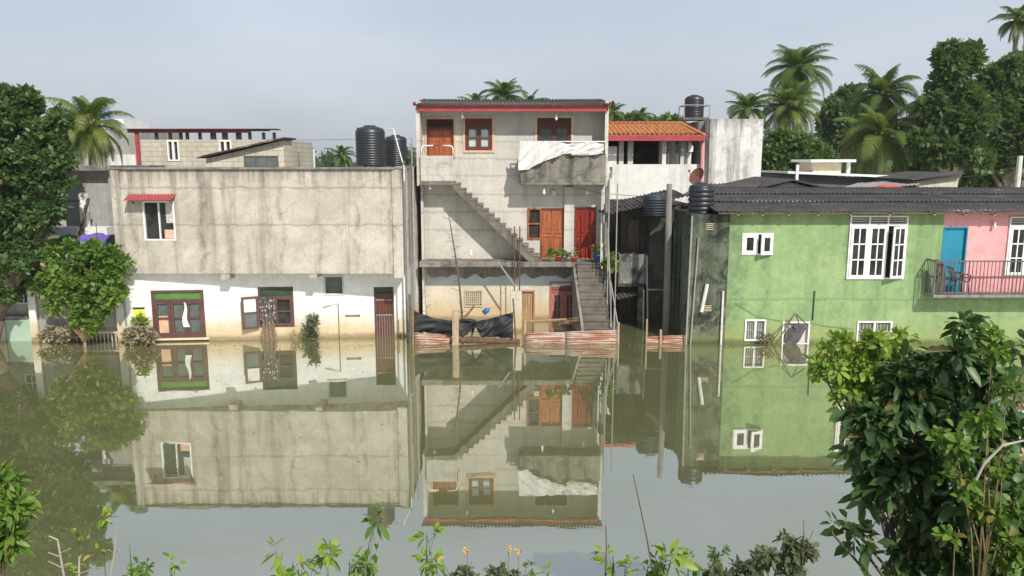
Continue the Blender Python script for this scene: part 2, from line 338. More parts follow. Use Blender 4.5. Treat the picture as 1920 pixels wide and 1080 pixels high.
MT['leafdark'] = leafmat('leafdark', (.035, .082, .024), (.105, .175, .055), (.07, .125, .035), .3, .42, (.16, .10, .04), .02)
MT['leafmid'] = leafmat('leafmid', (.055, .12, .03), (.11, .18, .05), (.075, .14, .035), .28, .45)
MT['leafbright'] = leafmat('leafbright', (.10, .20, .03), (.20, .30, .05), (.08, .17, .03), .35, .45, (.26, .2, .06), .04)
MT['leaflime'] = leafmat('leaflime', (.20, .34, .05), (.32, .42, .07), (.24, .36, .05), .4, .45, (.5, .35, .08), .04)
MT['leafgloss'] = leafmat('leafgloss', (.03, .075, .025), (.085, .15, .045), (.05, .105, .03), .22, .42, (.22, .2, .05), .025)
MT['leafgrey'] = leafmat('leafgrey', (.09, .12, .06), (.16, .18, .10), (.12, .14, .08), .25, .6)
MT['leafdry'] = leafmat('leafdry', (.22, .19, .12), (.34, .30, .2), (.26, .22, .14), .1, .9)
MT['palm'] = leafmat('palm', (.06, .12, .028), (.11, .18, .04), (.085, .14, .035), .3, .4)
MT['palmy'] = leafmat('palmy', (.12, .17, .035), (.22, .25, .06), (.09, .15, .035), .35, .4)
MT['farwood'] = leafmat('farwood', (.05, .085, .04), (.08, .12, .06), (.06, .09, .05), .2, .7)
# ================================================================ THE SETTING
def water():
    n = NT('water'); nt = n.t
    a = n.noise(1, 3, .5, n.mapv(.9, 2.2, 1)); b = n.noise(1, 4, .6, n.mapv(4.5, 9, 1)); big = n.rng(n.noise(.12, 2), .45, .62)
    h = n.math('ADD', a, n.math('MULTIPLY', n.math('MULTIPLY', b, .12), big))
    bp = nt.nodes.new('ShaderNodeBump'); bp.inputs['Strength'].default_value = 1; bp.inputs['Distance'].default_value = .0011; nt.links.new(h, bp.inputs['Height'])
    mud = n.mix(n.rng(n.noise(.35, 5, .6), .35, .65), (.140, .147, .066), (.160, .164, .076))
    df = nt.nodes.new('ShaderNodeBsdfDiffuse'); n.set(df.inputs[0], mud)
    gl = nt.nodes.new('ShaderNodeBsdfGlossy'); gl.inputs[0].default_value = (.96, .97, .93, 1); gl.inputs['Roughness'].default_value = .015; nt.links.new(bp.outputs[0], gl.inputs['Normal'])
    fr = nt.nodes.new('ShaderNodeFresnel'); fr.inputs[0].default_value = 1.33
    fac = n.math('MULTIPLY', n.rng(fr.outputs[0], .05, .40, .47, .74), n.rng(n.noise(.3, 5, .65, n.mapv(.5, 1.4, 1), .8), .38, .62, .90, 1.02))
    ms = nt.nodes.new('ShaderNodeMixShader'); n.set(ms.inputs[0], fac)
    nt.links.new(df.outputs[0], ms.inputs[1]); nt.links.new(gl.outputs[0], ms.inputs[2]); nt.links.new(ms.outputs[0], n.out.inputs[0]); return n.m
m = M(); m.add([(-400, 5.6, 0), (400, 5.6, 0), (400, 60, 0), (-400, 60, 0)], [(0, 1, 2, 3)])
w = m.build('water', water()); tag(w, 'still brown-green flood water mirroring the houses', 'water', kind='structure')
gm = simple('earth', (.16, .13, .08), rough=.95, var=.4, scale=2, c2=(.12, .15, .05), bump=.5)
m = M(); ys = [-60, -8, 1.2, 2.2, 4.2, 6.0, 8, 30, 55, 58, 80, 300, 2500]; zs = [4.2, 4.2, 4.1, 3.5, 1.7, -.05, -1.2, -1.2, -1, .4, .6, .8, 1]; xs = np.concatenate([[-2500, -300], np.linspace(-30, 30, 41), [300, 2500]])
vs = [(float(x), y, z+(random.uniform(-.12, .05) if 1 < y < 7 else 0)) for y, z in zip(ys, zs) for x in xs]; k = len(xs)
m.add(vs, [(j*k+i, j*k+i+1, (j+1)*k+i+1, (j+1)*k+i) for j in range(len(ys)-1) for i in range(k-1)])
g = m.build('ground', gm); tag(g, 'earth bank and ground under the flood', 'ground', kind='structure')
# ================================================================ window / door builders
def win(parent, fr, R, mat='whitepaint', glass='glass', bw=.05, cols=2, rows=1, d0=-.10, d1=.02, iw=None, sill=False, name='window', gd=None):
    m = M(); bars(m, fr, R, bw, d0, d1, cols, rows, iw); o = m.build(name, MT[mat], parent, bevel=.004)
    g = M(); gd = gd if gd is not None else (d0+.03); g.box(fr, R[0]+bw*.5, R[1]-bw*.5, R[2]+bw*.5, R[3]-bw*.5, gd, gd+.006); g.build('pane', MT[glass], o)
    if sill: M().box(fr, R[0]-.05, R[1]+.05, R[2]-.05, R[2]-.003, -.05, .06).build('sill', MT[mat], o)
    return o
def louvre(parent, fr, R, mat, n=4, d0=-.10, d1=.0, name='louvre'):
    m = M(); bars(m, fr, R, .04, d0, d1)
    for i in range(n):
        z = R[2]+.04+(R[3]-R[2]-.08)*(i+.5)/n; m.box(fr, R[0]+.04, R[1]-.04, z-.012, z+.012, d0+.01, d1-.02)
    o = m.build(name, MT[mat], parent); M().box(fr, R[0]+.03, R[1]-.03, R[2]+.03, R[3]-.03, d0-.02, d0).build('backing', MT['dark'], o); return o
def panel_door(parent, fr, R, mat, d0=-.11, d1=-.05, leafs=1, rows=(.45, .55), handle=True, name='door'):
    s0, s1, z0, z1 = R; m = M(); m.rbox(fr, R, d0, d0+.03)
    n = leafs*2; st = .07; w = (s1-s0)/n
    for i in range(n+1):
        a = max(s0, s0+i*w-st/2); b = min(s1, s0+i*w+st/2); m.box(fr, a, b, z0, z1, d0+.03, d1)
    tot = sum(rows); z = z0
    zz = [z0]
    for r in rows: z += (z1-z0)*r/tot; zz.append(z)
    for zc in zz: m.box(fr, s0, s1, max(z0, zc-.045), min(z1, zc+.045), d0+.031, d1-.004)
    for i in range(n):
        for j in range(len(rows)):
            a, b, c, d = s0+i*w+st/2+.025, s0+(i+1)*w-st/2-.025, zz[j]+.075, zz[j+1]-.075
            if b > a and d > c: m.box(fr, a, b, c, d, d0+.025, max(d1-.018, d0+.038))
    o = m.build(name, MT[mat], parent, bevel=.005)
    if handle: 
        c = fr.w((s0+s1)/2+.05 if leafs == 1 else (s0+s1)/2+.06, z0+(z1-z0)*.48, d1); e = fr.w((s0+s1)/2+.05, z0+(z1-z0)*.48, d1+.05)
        M().bar(c, e, .014).build('handle', MT['steel'], o)
    return o
def dframe(parent, fr, R, mat, bw=.06, d0=-.12, d1=.02, name='door_frame'):
    s0, s1, z0, z1 = R; m = M(); m.box(fr, s0, s1, z1, z1+bw, d0, d1); m.box(fr, s0-bw, s0, z0, z1+bw, d0, d1); m.box(fr, s1, s1+bw, z0, z1+bw, d0, d1)
    return m.build(name, MT[mat], parent)
def bulb(p, label, wire=.25):
    r = thing('light_bulb', p, label, 'light bulb', 'bare light bulbs hanging outside the stair house')
    M().lathe(p, [(.012, .0), (.04, .03), (.052, .07), (.04, .115), (.022, .14)], 12).build('bulb', MT['bulb'], r, True)
    M().lathe((p[0], p[1], p[2]+.14), [(.026, 0), (.026, .07), (.01, .09)], 10).build('holder', MT['whitepaint'], r)
    if wire: M().tube([(p[0], p[1], p[2]+.22), (p[0]+.01, p[1]+.01, p[2]+.22+wire)], .006, 4).build('wire', MT['rope'], r)
# ================================================================ LEFT CONCRETE HOUSE
FU = FD(24.4); D0 = 24.4
XL = FU.px(216, 415)[0]; XR = FU.px(754, 415)[0]; ZR = FU.px(480, 317)[1]; ZM = FU.px(480, 513)[1]
house = thing('concrete_house', ((XL+XR)/2, 28, -.9), 'wide flat-roofed house with bare concrete upper floor over white flooded ground floor', 'house')
wR = FU.R(269, 377, 328, 451)
m = M(); wall(m, FU, XL, XR, ZM, ZR, [wR]); m.wbox(XL, XR, 24.6, 31, ZM, ZR); m.build('upper_wall', MT['conc'], house)
m = M(); m.box(FU, XR-.30, XR+.02, ZM-.14, ZR-.002, -.02, .045); m.build('corner_pilaster', MT['conc'], house, bevel=.015)
m = M(); m.box(FU, XL-.03, XL+.26, ZM-.03, ZR+.02, -.02, .06); m.build('corner_pilaster', MT['conc'], house, bevel=.015)
m = M(); m.box(FU, XL-.05, XR-.2, ZR-.01, ZR+.05, -.3, .09); m.box(FU, XR-.2, XR+.05, ZR+.003, ZR+.09, -6.6, .07); m.build('coping', MT['concdark'], house, bevel=.012)
o = win(house, FU, wR, 'whitepaint', 'glass', .045, 2, 1, -.1, .02)
M().box(FU, wR[0]+.70*(wR[1]-wR[0]), wR[1]-.05, wR[2]+.55, wR[3]-.06, -.068, -.058).build('curtain', MT['curtain'], o)
M().box(FU, wR[0]+.62*(wR[1]-wR[0]), wR[1]-.06, wR[2]+.06, wR[2]+.34, -.066, -.056).build('cardboard_box', MT['peach'], o)
aR = FU.R(243, 364, 330, 377)
aw = M(); a0 = FU.w(aR[0], aR[3]+.0, .0); a1 = FU.w(aR[1], aR[3], .0)
corr(aw, a0, (aR[1]-aR[0], 0, 0), (0, -.42, -.17), 14, .018, .008, 6); aw = aw.build('awning', MT['awnred'], house)
for s in (aR[0]+.12, aR[1]-.12):
    mb = M(); mb.bar(FU.w(s, aR[3]-.30, .0), FU.w(s, aR[3]-.14, .34), .014); mb.bar(FU.w(s, aR[3]-.30, .006), FU.w(s, aR[3]-.02, .006), .014); mb.build('bracket', MT['steel'], aw)
m = M(); s = FU.px(229, 415)[0]; m.tube([FU.w(s, ZM-.02, .10), FU.w(s, ZR-.05, .10)], .03); m.build('downpipe', MT['pipegrey'], house)
# lower white wall slightly turned
xl = P(233, 640, 24.6).x; FLw = Fr(xl, 24.6, XR, 25.45); LL = FLw.L
d1R = FLw.R(286, 544, 384, 633); d2R = FLw.R(485, 538, 551, 613); w3R = FLw.R(607, 516, 645, 553); d3R = FLw.R(702, 538, 739, 634); nR = FLw.R(647, 590, 675, 595)
d3R = (d3R[0], d3R[1], -.9, d3R[3])
m = M(); wall(m, FLw, 0, LL, -1, ZM+.002, [d1R, d2R, w3R, d3R, nR]); a = FLw.w(0, 0, -.2); b = FLw.w(LL, 0, -.2)
m.plan([(a[0], a[1]), (b[0], b[1]), (XR, 31), (xl, 31)], -1, ZM-.003); m.build('ground_floor_wall', MT['whitewall'], house)
m = M(); m.plan([(XL, 24.41), (XR, 24.41), (XR, 25.9), (XL, 24.9)], ZM-.012, ZM-.004); m.build('soffit', MT['conc'], house)
for (x0, x1, yb) in ((413, 430, 525), (580, 594, 522)):
    R = FU.R(x0, 513, x1, yb); m = M(); m.box(FU, R[0], R[1], R[2], ZM-.012, -.9, -.02); m.build('beam_end', MT['conc'], house, bevel=.01)
# three leaf door-window
s0, s1, z0, z1 = d1R; zt = z1-.30
m = M(); bars(m, FLw, d1R, .075, -.09, .03); m.box(FLw, s0+.07, s1-.07, zt-.06, zt, -.09, .03)
tw = (s1-s0-.15)/3
for i in range(3):
    a = s0+.075+tw*i; bars(m, FLw, (a+.004, a+tw-.004, z0+.075, zt-.06), .085, -.085, .012, 1, 2, .06)
do = m.build('folding_door', MT['maroon'], house, bevel=.005)
M().box(FLw, s0+.07, s1-.07, zt, z1-.07, -.06, -.02).build('transom_panel', MT['greenpanel'], do)
m = M(); m.box(FLw, s0+.08, s1-.08, z0+.08, zt-.05, -.06, -.05); m.build('pane', MT['glassgrey'], do)
zz = z0+.16; M().box(FLw, s0+.17, s0+tw-.02, zz, zz+.56, -.05, -.035).build('board', MT['peach'], do)
m = M(); c0 = s0+.075+tw*1.95
vs = []
for j in range(9):
    t = j/8
    for i in range(7): vs.append(FLw.w(c0+(i/6-.5)*(.05+.16*t)+.03*math.sin(t*7), zt-.1-.82*t, .05+.015*math.sin(i*2.1+t*3)))
m.add(vs, [(j*7+i, j*7+i+1, (j+1)*7+i+1, (j+1)*7+i) for j in range(8) for i in range(6)]); tag(m.build('hanging_cloth', MT['cloth'], None, True), 'small white cloth hanging on the maroon three-leaf door of the concrete house', 'cloth')
M().box(FLw, s0-.03, s1+.1, z0-.06, z0-.003, -.05, .10).build('sill', MT['creampaint'], do)
# open window with curtain
s0, s1, z0, z1 = d2R; zt = z1-.30; sm = s0+(s1-s0)*.47
m = M(); bars(m, FLw, d2R, .06, -.09, .02); m.box(FLw, s0+.06, s1-.06, zt-.05, zt, -.09, .02); bars(m, FLw, (sm, s1-.05, z0+.05, zt-.05), .075, -.08, .03, 1, 2, .05)
wo_ = m.build('window', MT['maroon'], house, bevel=.005)
M().box(FLw, s0+.05, s1-.05, zt, z1-.05, -.06, -.03).build('transom_panel', MT['darkgreen'], wo_)
M().box(FLw, sm+.05, s1-.1, z0+.1, zt-.1, -.05, -.04).build('pane', MT['glass'], wo_)
oR = FLw.R(458, 555, 487, 615); h = FLw.w(s0, 0, .05); e = FLw.w(oR[0]-.03, 0, .22); FS = Fr(e[0], e[1], h[0], h[1])
m = M(); bars(m, FS, (0, FS.L, oR[2], oR[3]), .075, 0, .04, 1, 2, .06); so = m.build('open_sash', MT['maroon'], wo_, bevel=.005)
zc = (oR[2]+oR[3])/2
M().box(FS, .06, FS.L-.06, oR[2]+.06, zc-.01, .015, .022).build('lower_pane', MT['glassgrey'], so); M().box(FS, .06, FS.L-.06, zc+.01, oR[3]-.06, .015, .022).build('upper_pane', MT['cloth'], so)
def curtain(fr, a0, a1, zt, zb, d, mat, name, label, gather=.0, n=22, amp=.035):
    m = M(); vs = []; K = 18
    for j in range(K+1):
        t = j/K; g_ = 1-gather*math.sin(min(1, t*1.05)*math.pi)**2*(t > .5) if gather else 1
        for i in range(n+1):
            s = i/n; a = (a0+a1)/2+((a0-a1)/2+(a1-a0)*s)*g_ + (.10*(t-.75) if t > .75 else 0)
            vs.append(fr.w(a, zt+(zb-zt)*t, d+amp*math.sin(s*math.pi*7+t*1.5)+.02*math.sin(t*9)))
    m.add(vs, [(j*(n+1)+i, j*(n+1)+i+1, (j+1)*(n+1)+i+1, (j+1)*(n+1)+i) for j in range(K) for i in range(n)])
    o = m.build(name, MT[mat], None, True); tag(o, label, 'curtain'); return o
R = FLw.R(489, 553, 518, 640); curtain(FLw, R[0], R[1], zt-.02, -.05, .09, 'patterncurtain', 'curtain', 'patterned curtain hanging out of the open maroon window down to the water', .35)
win(house, FLw, w3R, 'greytrim', 'glassgrey', .055, 1, 1, -.08, .03)
s0, s1, z0, z1 = d3R; zt = z1-.24
m = M(); n_ = 6
for i in range(n_): a = s0+.03+(s1-s0-.06)*i/n_; m.box(FLw, a+.006, a+(s1-s0-.06)/n_-.006, z0, zt-.02, -.1, -.06)
do = m.build('plank_door', MT['wooddark'], house)
m = M(); m.box(FLw, s0, s0+.05, z0, z1, -.12, .01); m.box(FLw, s1-.05, s1, z0, z1, -.12, .01); m.box(FLw, s0+.05, s1-.05, zt-.03, zt+.02, -.11, .005); m.build('door_frame', MT['maroon'], do)
M().box(FLw, s0+.05, s1-.05, zt+.02, z1, -.08, -.05).build('transom_panel', MT['darkgreen'], do)
m = M()
for i in range(7): a = s0+.07+(s1-s0-.14)*i/6; m.box(FLw, a-.006, a+.006, -.5, .72, -.045, -.033)
for z in (.74, 1.25): m.box(FLw, s0+.05, s1-.05, z-.015, z+.015, -.055, -.03)
m.build('grille', MT['pipegrey'], do)
# side pipes of the house
for k_, (dy, r) in enumerate(((.12, .028), (.55, .035), (1.5, .03), (2.3, .04))):
    M().tube([(XR+.06, 24.4+dy, -.5), (XR+.06, 24.4+dy, 3.0+.4*k_), (XR+.07, 24.4+dy+.02, ZR+(.05 if k_ else .25))], r, 8).build('side_pipe', MT['pipegrey'] if k_ % 2 else MT['poleconc'], house)
# poster
R = FLw.R(248, 573, 276, 616); p = thing('notice_board', FLw.w((R[0]+R[1])/2, R[2], .02), 'white framed yellow notice on the white wall left of the maroon door', 'notice')
m = M(); m.rbox(FLw, R, .004, .02); m.build('board', MT['whitepaint'], p)
M().box(FLw, R[0]+.04, R[1]-.04, R[2]+.03, R[3]-.13, .02, .024).build('sheet', MT['poster'], p); M().box(FLw, R[0]+.04, R[1]-.05, R[3]-.12, R[3]-.05, .02, .026).build('header', MT['darkgreen'], p)
# wall pipes / wires
p0 = FLw.px(637, 640)[0]
M().tube([FLw.w(p0, -.3, .04), FLw.w(p0, FLw.px(637, 568)[1], .04), FLw.w(p0-.5, FLw.px(620, 576)[1], .03)], .012, 5).build('wall_conduit', MT['rust'], house)
a = FU.px(236, 520)[0]; M().tube([FLw.w(.12, FLw.px(240, 516)[1], .05), FLw.w(.12, .6, .05)], .03, 8).build('downpipe', MT['pipegrey'], house)
# ---------------- roof tanks
def tank(px0, px1, pyt, pyb, D, label, mat='tank', rib=9, dome=.12, group='black plastic water tanks', ribamp=.012):
    c = P((px0+px1)/2, pyb, D); r = (px1-px0)/2*pxm(D)*1.01; h = (P(px0, pyt, D).z-c.z)
    t = thing('water_tank', c, label, 'water tank', group)
    zs_ = h-r*.45; prof = [(r*.93, 0), (r, .04)]
    n = rib*6
    for i in range(n+1):
        z = .05+(zs_-.05)*i/n; ph = (i % 6)/6; prof.append((r-(ribamp if ph < .2 else 0), z))
    prof += [(r*.97, zs_+r*.10), (r*.86, zs_+r*.22), (r*.62, zs_+r*.33), (r*.40, zs_+r*.37)]
    M().lathe(c, prof, 40).build('shell', MT[mat], t, True)
    M().lathe((c.x, c.y, c.z+zs_+r*.35), [(r*.40, 0), (r*.42, r*.03), (r*.38, r*.09), (r*.1, r*.11)], 28).build('lid', MT[mat], t, True)
    for a in range(4): w_ = a*math.pi/2+.5; M().tube([(c.x+r*.72*math.cos(w_), c.y+r*.72*math.sin(w_), c.z+zs_+r*.20), (c.x+r*.90*math.cos(w_), c.y+r*.90*math.sin(w_), c.z+zs_+r*.24)], r*.06, 6).build('lug', MT[mat], t)
    return t, c, r, h
tank(669, 722.5, 235, 311, 25.8, 'larger of the two black water tanks on the concrete house roof', rib=13)
tank(723, 763, 253, 311, 27.2, 'smaller black water tank on the concrete roof beside the tall one', rib=11)
pp = thing('roof_pipework', P(745, 311, 25.5), 'thin grey water pipes looping over the two roof tanks', 'pipe')
m = M(); m.tube([P(722, 241, 25.7), P(738, 242, 25.5), P(741, 255, 25.4), P(757, 312, 24.5), P(758, 340, 24.3)], .022, 6); m.build('pipe', MT['pvc'], pp)
m = M(); m.tube([P(762, 259, 27), P(772, 260, 27), P(772, 312, 27)], .02, 6); m.build('pipe', MT['pipegrey'], pp)
# ================================================================ STAIR HOUSE
DW = 28.2; FW = FD(DW); FB = FD(27.35)
ZS = FB.px(900, 491)[1]; ZSb = FB.px(900, 501)[1]
X0 = FW.px(793, 350)[0]; X1 = FW.px(1133, 350)[0]; ZE = FW.px(960, 205)[1]
sh = thing('stair_house', ((X0+X1)/2, 31, -.9), 'narrow three-storey house with outside concrete staircase and red-edged roof', 'house')
uD = FW.R(800, 223, 851, 296); uW = FW.R(872, 222, 923, 282); rW = FW.R(1007, 221, 1071, 297); dA = FW.R(989, 390, 1057, 484); dB = FW.R(1077, 388, 1117, 484)
dA1 = FW.R(989, 390, 1015, 449); zf = ZS+.01
holes = [uD, uW, rW, (dA1[1], dA[1], zf, dA[3]), (dA1[0], dA1[1], dA1[2], dA[3]), (dB[0], dB[1], zf, dB[3])]
m = M(); wall(m, FW, X0, X1, ZS-.05, ZE+.22, holes); m.wbox(X0, X1, DW+.2, 35, ZS-.05, ZE+.18); m.build('upper_wall', MT['stairwall'], sh)
# surrounds
def surround(fr, R, bw, d, mat, parent, name='surround'):
    m = M(); s0, s1, z0, z1 = R
    m.box(fr, s0-bw, s1+bw, z1, z1+bw, 0, d); m.box(fr, s0-bw, s0, z0, z1, 0, d); m.box(fr, s1, s1+bw, z0, z1, 0, d)
    return m.build(name, MT[mat], parent)
surround(FW, uD, .07, .025, 'peach', sh); surround(FW, uW, .08, .025, 'peach', sh); surround(FW, rW, .08, .025, 'creampaint', sh)
M().box(FW, uW[0]-.08, uW[1]+.08, uW[2]-.08, uW[2], 0, .04).build('sill', MT['peach'], sh)
# upper door
s0, s1, z0, z1 = uD; zt = z1-.32
louvre(sh, FW, (s0, s1, zt, z1), 'wooddark', 3, name='transom'); panel_door(sh, FW, (s0+.05, s1-.05, z0, zt-.003), 'wood', rows=(.9, 1.0)); dframe(sh, FW, (s0+.05, s1-.05, z0, zt-.06), 'wooddark', .05)
# upper window
def woodwin(R, cols, rows, glass, bw=.05, tr=.30):
    s0, s1, z0, z1 = R; zt = z1-tr; m = M(); bars(m, FW, (s0, s1, z0, z1), bw, -.1, .03)
    m.box(FW, s0+bw, s1-bw, zt, z1-bw, -.08, -.04)
    for i in range(3): m.box(FW, s0+bw, s1-bw, zt+.03+i*.07, zt+.055+i*.07, -.04, -.015)
    w_ = (s1-s0-2*bw)/cols
    for i in range(cols): bars(m, FW, (s0+bw+i*w_+.003, s0+bw+(i+1)*w_-.003, z0+bw, zt-.003), .085, -.08, .01, 1, rows, .07)
    o = m.build('window', MT['wooddark'], sh, bevel=.004)
    g = M(); g.box(FW, s0+bw, s1-bw, z0+bw, zt-.01, -.055, -.048); g.build('pane', MT[glass], o); return o
woodwin(uW, 2, 2, 'paleglass'); woodwin(rW, 2, 1, 'glass')
# lower doors
o = M(); bars(o, FW, dA1, .06, -.1, .04, 1, 2, .05); wz = o.build('window', MT['wood'], sh, bevel=.004); M().box(FW, dA1[0]+.05, dA1[1]-.05, dA1[2]+.05, dA1[3]-.05, -.05, -.04).build('pane', MT['glass'], wz)
panel_door(sh, FW, (dA1[1]+.02, dA[1]-.05, zf, dA[3]-.05), 'wood', d0=-.06, d1=.0, rows=(1, .18, 1)); dframe(sh, FW, (dA1[1]+.02, dA[1]-.05, zf, dA[3]-.05), 'wooddark', .05, -.1, .03)
panel_door(sh, FW, (dB[0]+.04, dB[1]-.04, zf, dB[3]-.05), 'woodred', d0=-.08, d1=-.02, rows=(1, .15, 1)); dframe(sh, FW, (dB[0]+.04, dB[1]-.04, zf, dB[3]-.05), 'wooddark', .045, -.12, .02)
R = FW.R(1060, 350, 1074, 484); M().box(FW, R[0]-.05, R[1]+.03, zf, FW.px(1060, 350)[1], 0, .12).build('pilaster', MT['stairwall'], sh)
# fins carrying the roof
Z1 = FW.px(960, 347)[1]
fL = FB.R(785, 205, 796, 345); m = M(); m.wbox(X0-.12, X0+.02, 27.45, DW-.003, Z1, ZE+.25); m.build('side_fin', MT['stairwall'], sh)
m = M(); m.wbox(X1-.10, X1+.02, 27.45, DW-.003, Z1, ZE+.25); m.build('side_fin', MT['stairwall'], sh)
m = M(); m.wbox(X0-.06, X0+.03, DW-.25, DW+.1, -.9, Z1); m.build('corner_column', MT['stairwall'], sh)
m = M(); m.wbox(X1+.003, X1+.10, DW-.65, DW-.4, ZS, Z1+.2); m.build('corner_column', MT['concdark'], sh)
# roof
FE = FD(27.4); eR = FE.R(783, 198, 1140, 208.5); zu = eR[2]; ze = eR[3]
m = M(); m.box(FE, eR[0], eR[1], zu, ze, 0, .03); fa = m.build('fascia', MT['red'], sh)
m = M(); 
x0, x1 = eR[0]-.12, eR[1]+.05; zR_ = P(960, 187, 30.82).z; corr(m, (x0, 27.22, ze+.03), (x1-x0, 0, 0), (0, 3.6, zR_-ze-.03), 52, .03, .012, 6)
m.build('roof', MT['asb'], sh, True)
m = M()
for xx in (x0-.02, x1): M().add([(xx, 27.2, ze-.02), (xx+.03, 27.2, ze-.02), (xx+.03, 27.2, ze+.10), (xx, 27.2, ze+.10), (xx, 30.84, zR_-.06), (xx+.03, 30.84, zR_-.06), (xx+.03, 30.84, zR_+.05), (xx, 30.84, zR_+.05)], [(0,1,2,3),(4,7,6,5),(0,4,5,1),(1,5,6,2),(2,6,7,3),(3,7,4,0)]).build('barge_board', MT['red'], sh)
m = M(); m.add([(X0, DW, ZE+.2), (X1, DW, ZE+.2), (X1, 35, ZE+.2), (X0, 35, ZE+.2)], [(0,1,2,3)]); m.build('ceiling', MT['stairwall'], sh)
# right balcony
R = FB.R(976, 291, 1136, 347); b = M(); zb0, zb1 = R[2], R[3]; xa, xb = R[0], R[1]
b.box(FB, xa, xb, zb0+.1, zb1, -.09, 0); b.box(FB, xa, xa+.09, zb0+.1, zb1, -.85, -.09); b.box(FB, xb-.09, xb, zb0+.1, zb1, -.85, -.09)
ba = b.build('balcony_parapet', MT['balcony'], sh, bevel=.012)
M().box(FB, xa-.03, xb+.02, zb0, zb0+.099, -.85, .03).build('balcony_slab', MT['slab'], sh, bevel=.02)
zr = FB.px(1050, 265.5)[1]; m = M(); m.tube([FB.w(xa+.05, zr, -.05), FB.w(xb-.03, zr, -.05), FB.w(xb-.03, zb1-.02, -.05)], .022, 8); m.bar(FB.w(xa+.05, zr, -.05), FB.w(xa+.05, zb1, -.05), .022); m.bar(FB.w(xb-.03, zr, -.05), FB.w(xb-.03, zr, -.84), .02)
m.build('balcony_rail', MT['whitepaint'], sh, True)
# cloth on the rail
m = M(); nx, nz = 110, 20; vs = []
for i in range(nx+1):
    t = i/nx; px_ = 974+(1131-974)*t
    if t < .12: py_ = 319-8*t
    elif t < .50: py_ = 318-26*(((t-.12)/.38)**.7)
    elif t < .62: py_ = 290-3*(t-.5)/.12
    else: py_ = 289+1.5*math.sin(t*30)
    zlo = FB.px(px_, py_)[1]; s_ = FB.px(px_, 285)[0]; zt_ = zr+.03-.10*abs(math.sin(t*7.5))*(t > .35)-.02*abs(math.sin(t*31))
    for j in range(nz+1):
        q = j/nz; z_ = zt_+(zlo-zt_)*q
        u_ = t*6+q*1.1*(1-t)+.3*math.sin(q*3+t*5); fo = abs((u_ % 1)*2-1); dd = .05+.13*fo**1.4*(.25+.8*q)+.05*(1-abs(((u_*2.3+q*1.7) % 1)*2-1))+.02*math.sin(q*13+t*31)
        sw = .10*q*(1-t) if t < .5 else 0
        vs.append(FB.w(s_-sw*.3+.02*math.sin(q*6+t*12), z_, dd))
m.add(vs, [(i*(nz+1)+j, i*(nz+1)+j+1, (i+1)*(nz+1)+j+1, (i+1)*(nz+1)+j) for i in range(nx) for j in range(nz)])
o = m.build('draped_sheet', MT['cloth'], None, True); tag(o, 'crumpled white sheet draped over the top-floor balcony rail', 'cloth')
# left landing + stair
R = FB.R(788, 292, 850, 340); zl0 = R[2]; la, lb = R[0], R[1]
m = M(); m.box(FB, la, lb, zl0, R[3], -.10, 0); m.box(FB, la, la+.09, zl0, R[3], -.85, -.10); m.build('landing_parapet', MT['landing'], sh, bevel=.02)
M().box(FB, la-.02, lb+.02, zl0-.13, zl0-.002, -.85, .02).build('landing_slab', MT['slab'], sh, bevel=.015)
for (a, b_) in (((790, 291), (812, 273)), ((849, 291), (829, 273))):
    p1 = FB.px(*a); p2 = FB.px(a[0], b_[1]); p3 = FB.px(*b_); sg = 1 if b_[0] > a[0] else -1
    M().tube([FB.w(p1[0], p1[1]-.05, -.05), FB.w(p1[0], p2[1]-.10, -.05), FB.w(p1[0]+.03*sg, p2[1]-.03, -.05), FB.w(p1[0]+.10*sg, p2[1], -.05), FB.w(p3[0], p3[1], -.05)], .022, 8).build('hand_rail', MT['whitepaint'], sh, True)
# flight
pT = FB.px(850, 346); pB = FB.px(1012, 488); n_ = 15; run = (pB[0]-pT[0])/n_; rise = (pT[1]-ZS)/n_
poly = []
for i in range(n_):
    poly += [(pT[0]+i*run, pT[1]-(i)*rise+.02), (pT[0]+(i+1)*run-.0, pT[1]-i*rise+.02)]
poly += [(pB[0], ZS+.01), (pB[0]-.40, ZS+.01), (pT[0]-.02, pT[1]-.13)]
m = M(); m.prism(FB, poly, -.84, 0); m.build('staircase', MT['stairs'], sh)
for i in range(n_):  # nosings
    m = M(); 
m = M()
for i in range(n_): m.box(FB, pT[0]+i*run-.03, pT[0]+(i+1)*run+.02, pT[1]-i*rise+.022, pT[1]-i*rise+.05, -.84, .025)
m.build('treads', MT['slab'], sh)
M().box(FB, pB[0]-.75, pB[0]-.45, ZS+.004, ZS+.42, -.7, -.5).build('stair_support', MT['stairwall'], sh)
# terrace slab and ground floor
xs0 = FB.px(786, 495)[0]; xs1 = FB.px(1083, 495)[0]; xs2 = FB.px(1126, 495)[0]
M().box(FB, xs0, xs1, ZSb, ZS, -.86, 0).build('terrace_slab', MT['slab'], sh, bevel=.02)
M().box(FB, xs1, xs2+.1, ZSb, ZS-.002, -.86, -.18).build('terrace_slab', MT['slab'], sh, bevel=.02)
gV = FW.R(871, 544, 905, 575); gD = FW.R(977, 545, 1001, 640); gP = FW.R(1030, 528, 1083, 640); gD = (gD[0], gD[1], -.9, gD[3]); gP = (gP[0], gP[1], -.9, gP[3])
m = M(); wall(m, FW, X0, X1, -1, ZS-.052, [gV, gD, gP]); m.wbox(X0, X1, DW+.2, 35, -1, ZS-.052); m.build('ground_floor_wall', MT['groundwall'], sh)
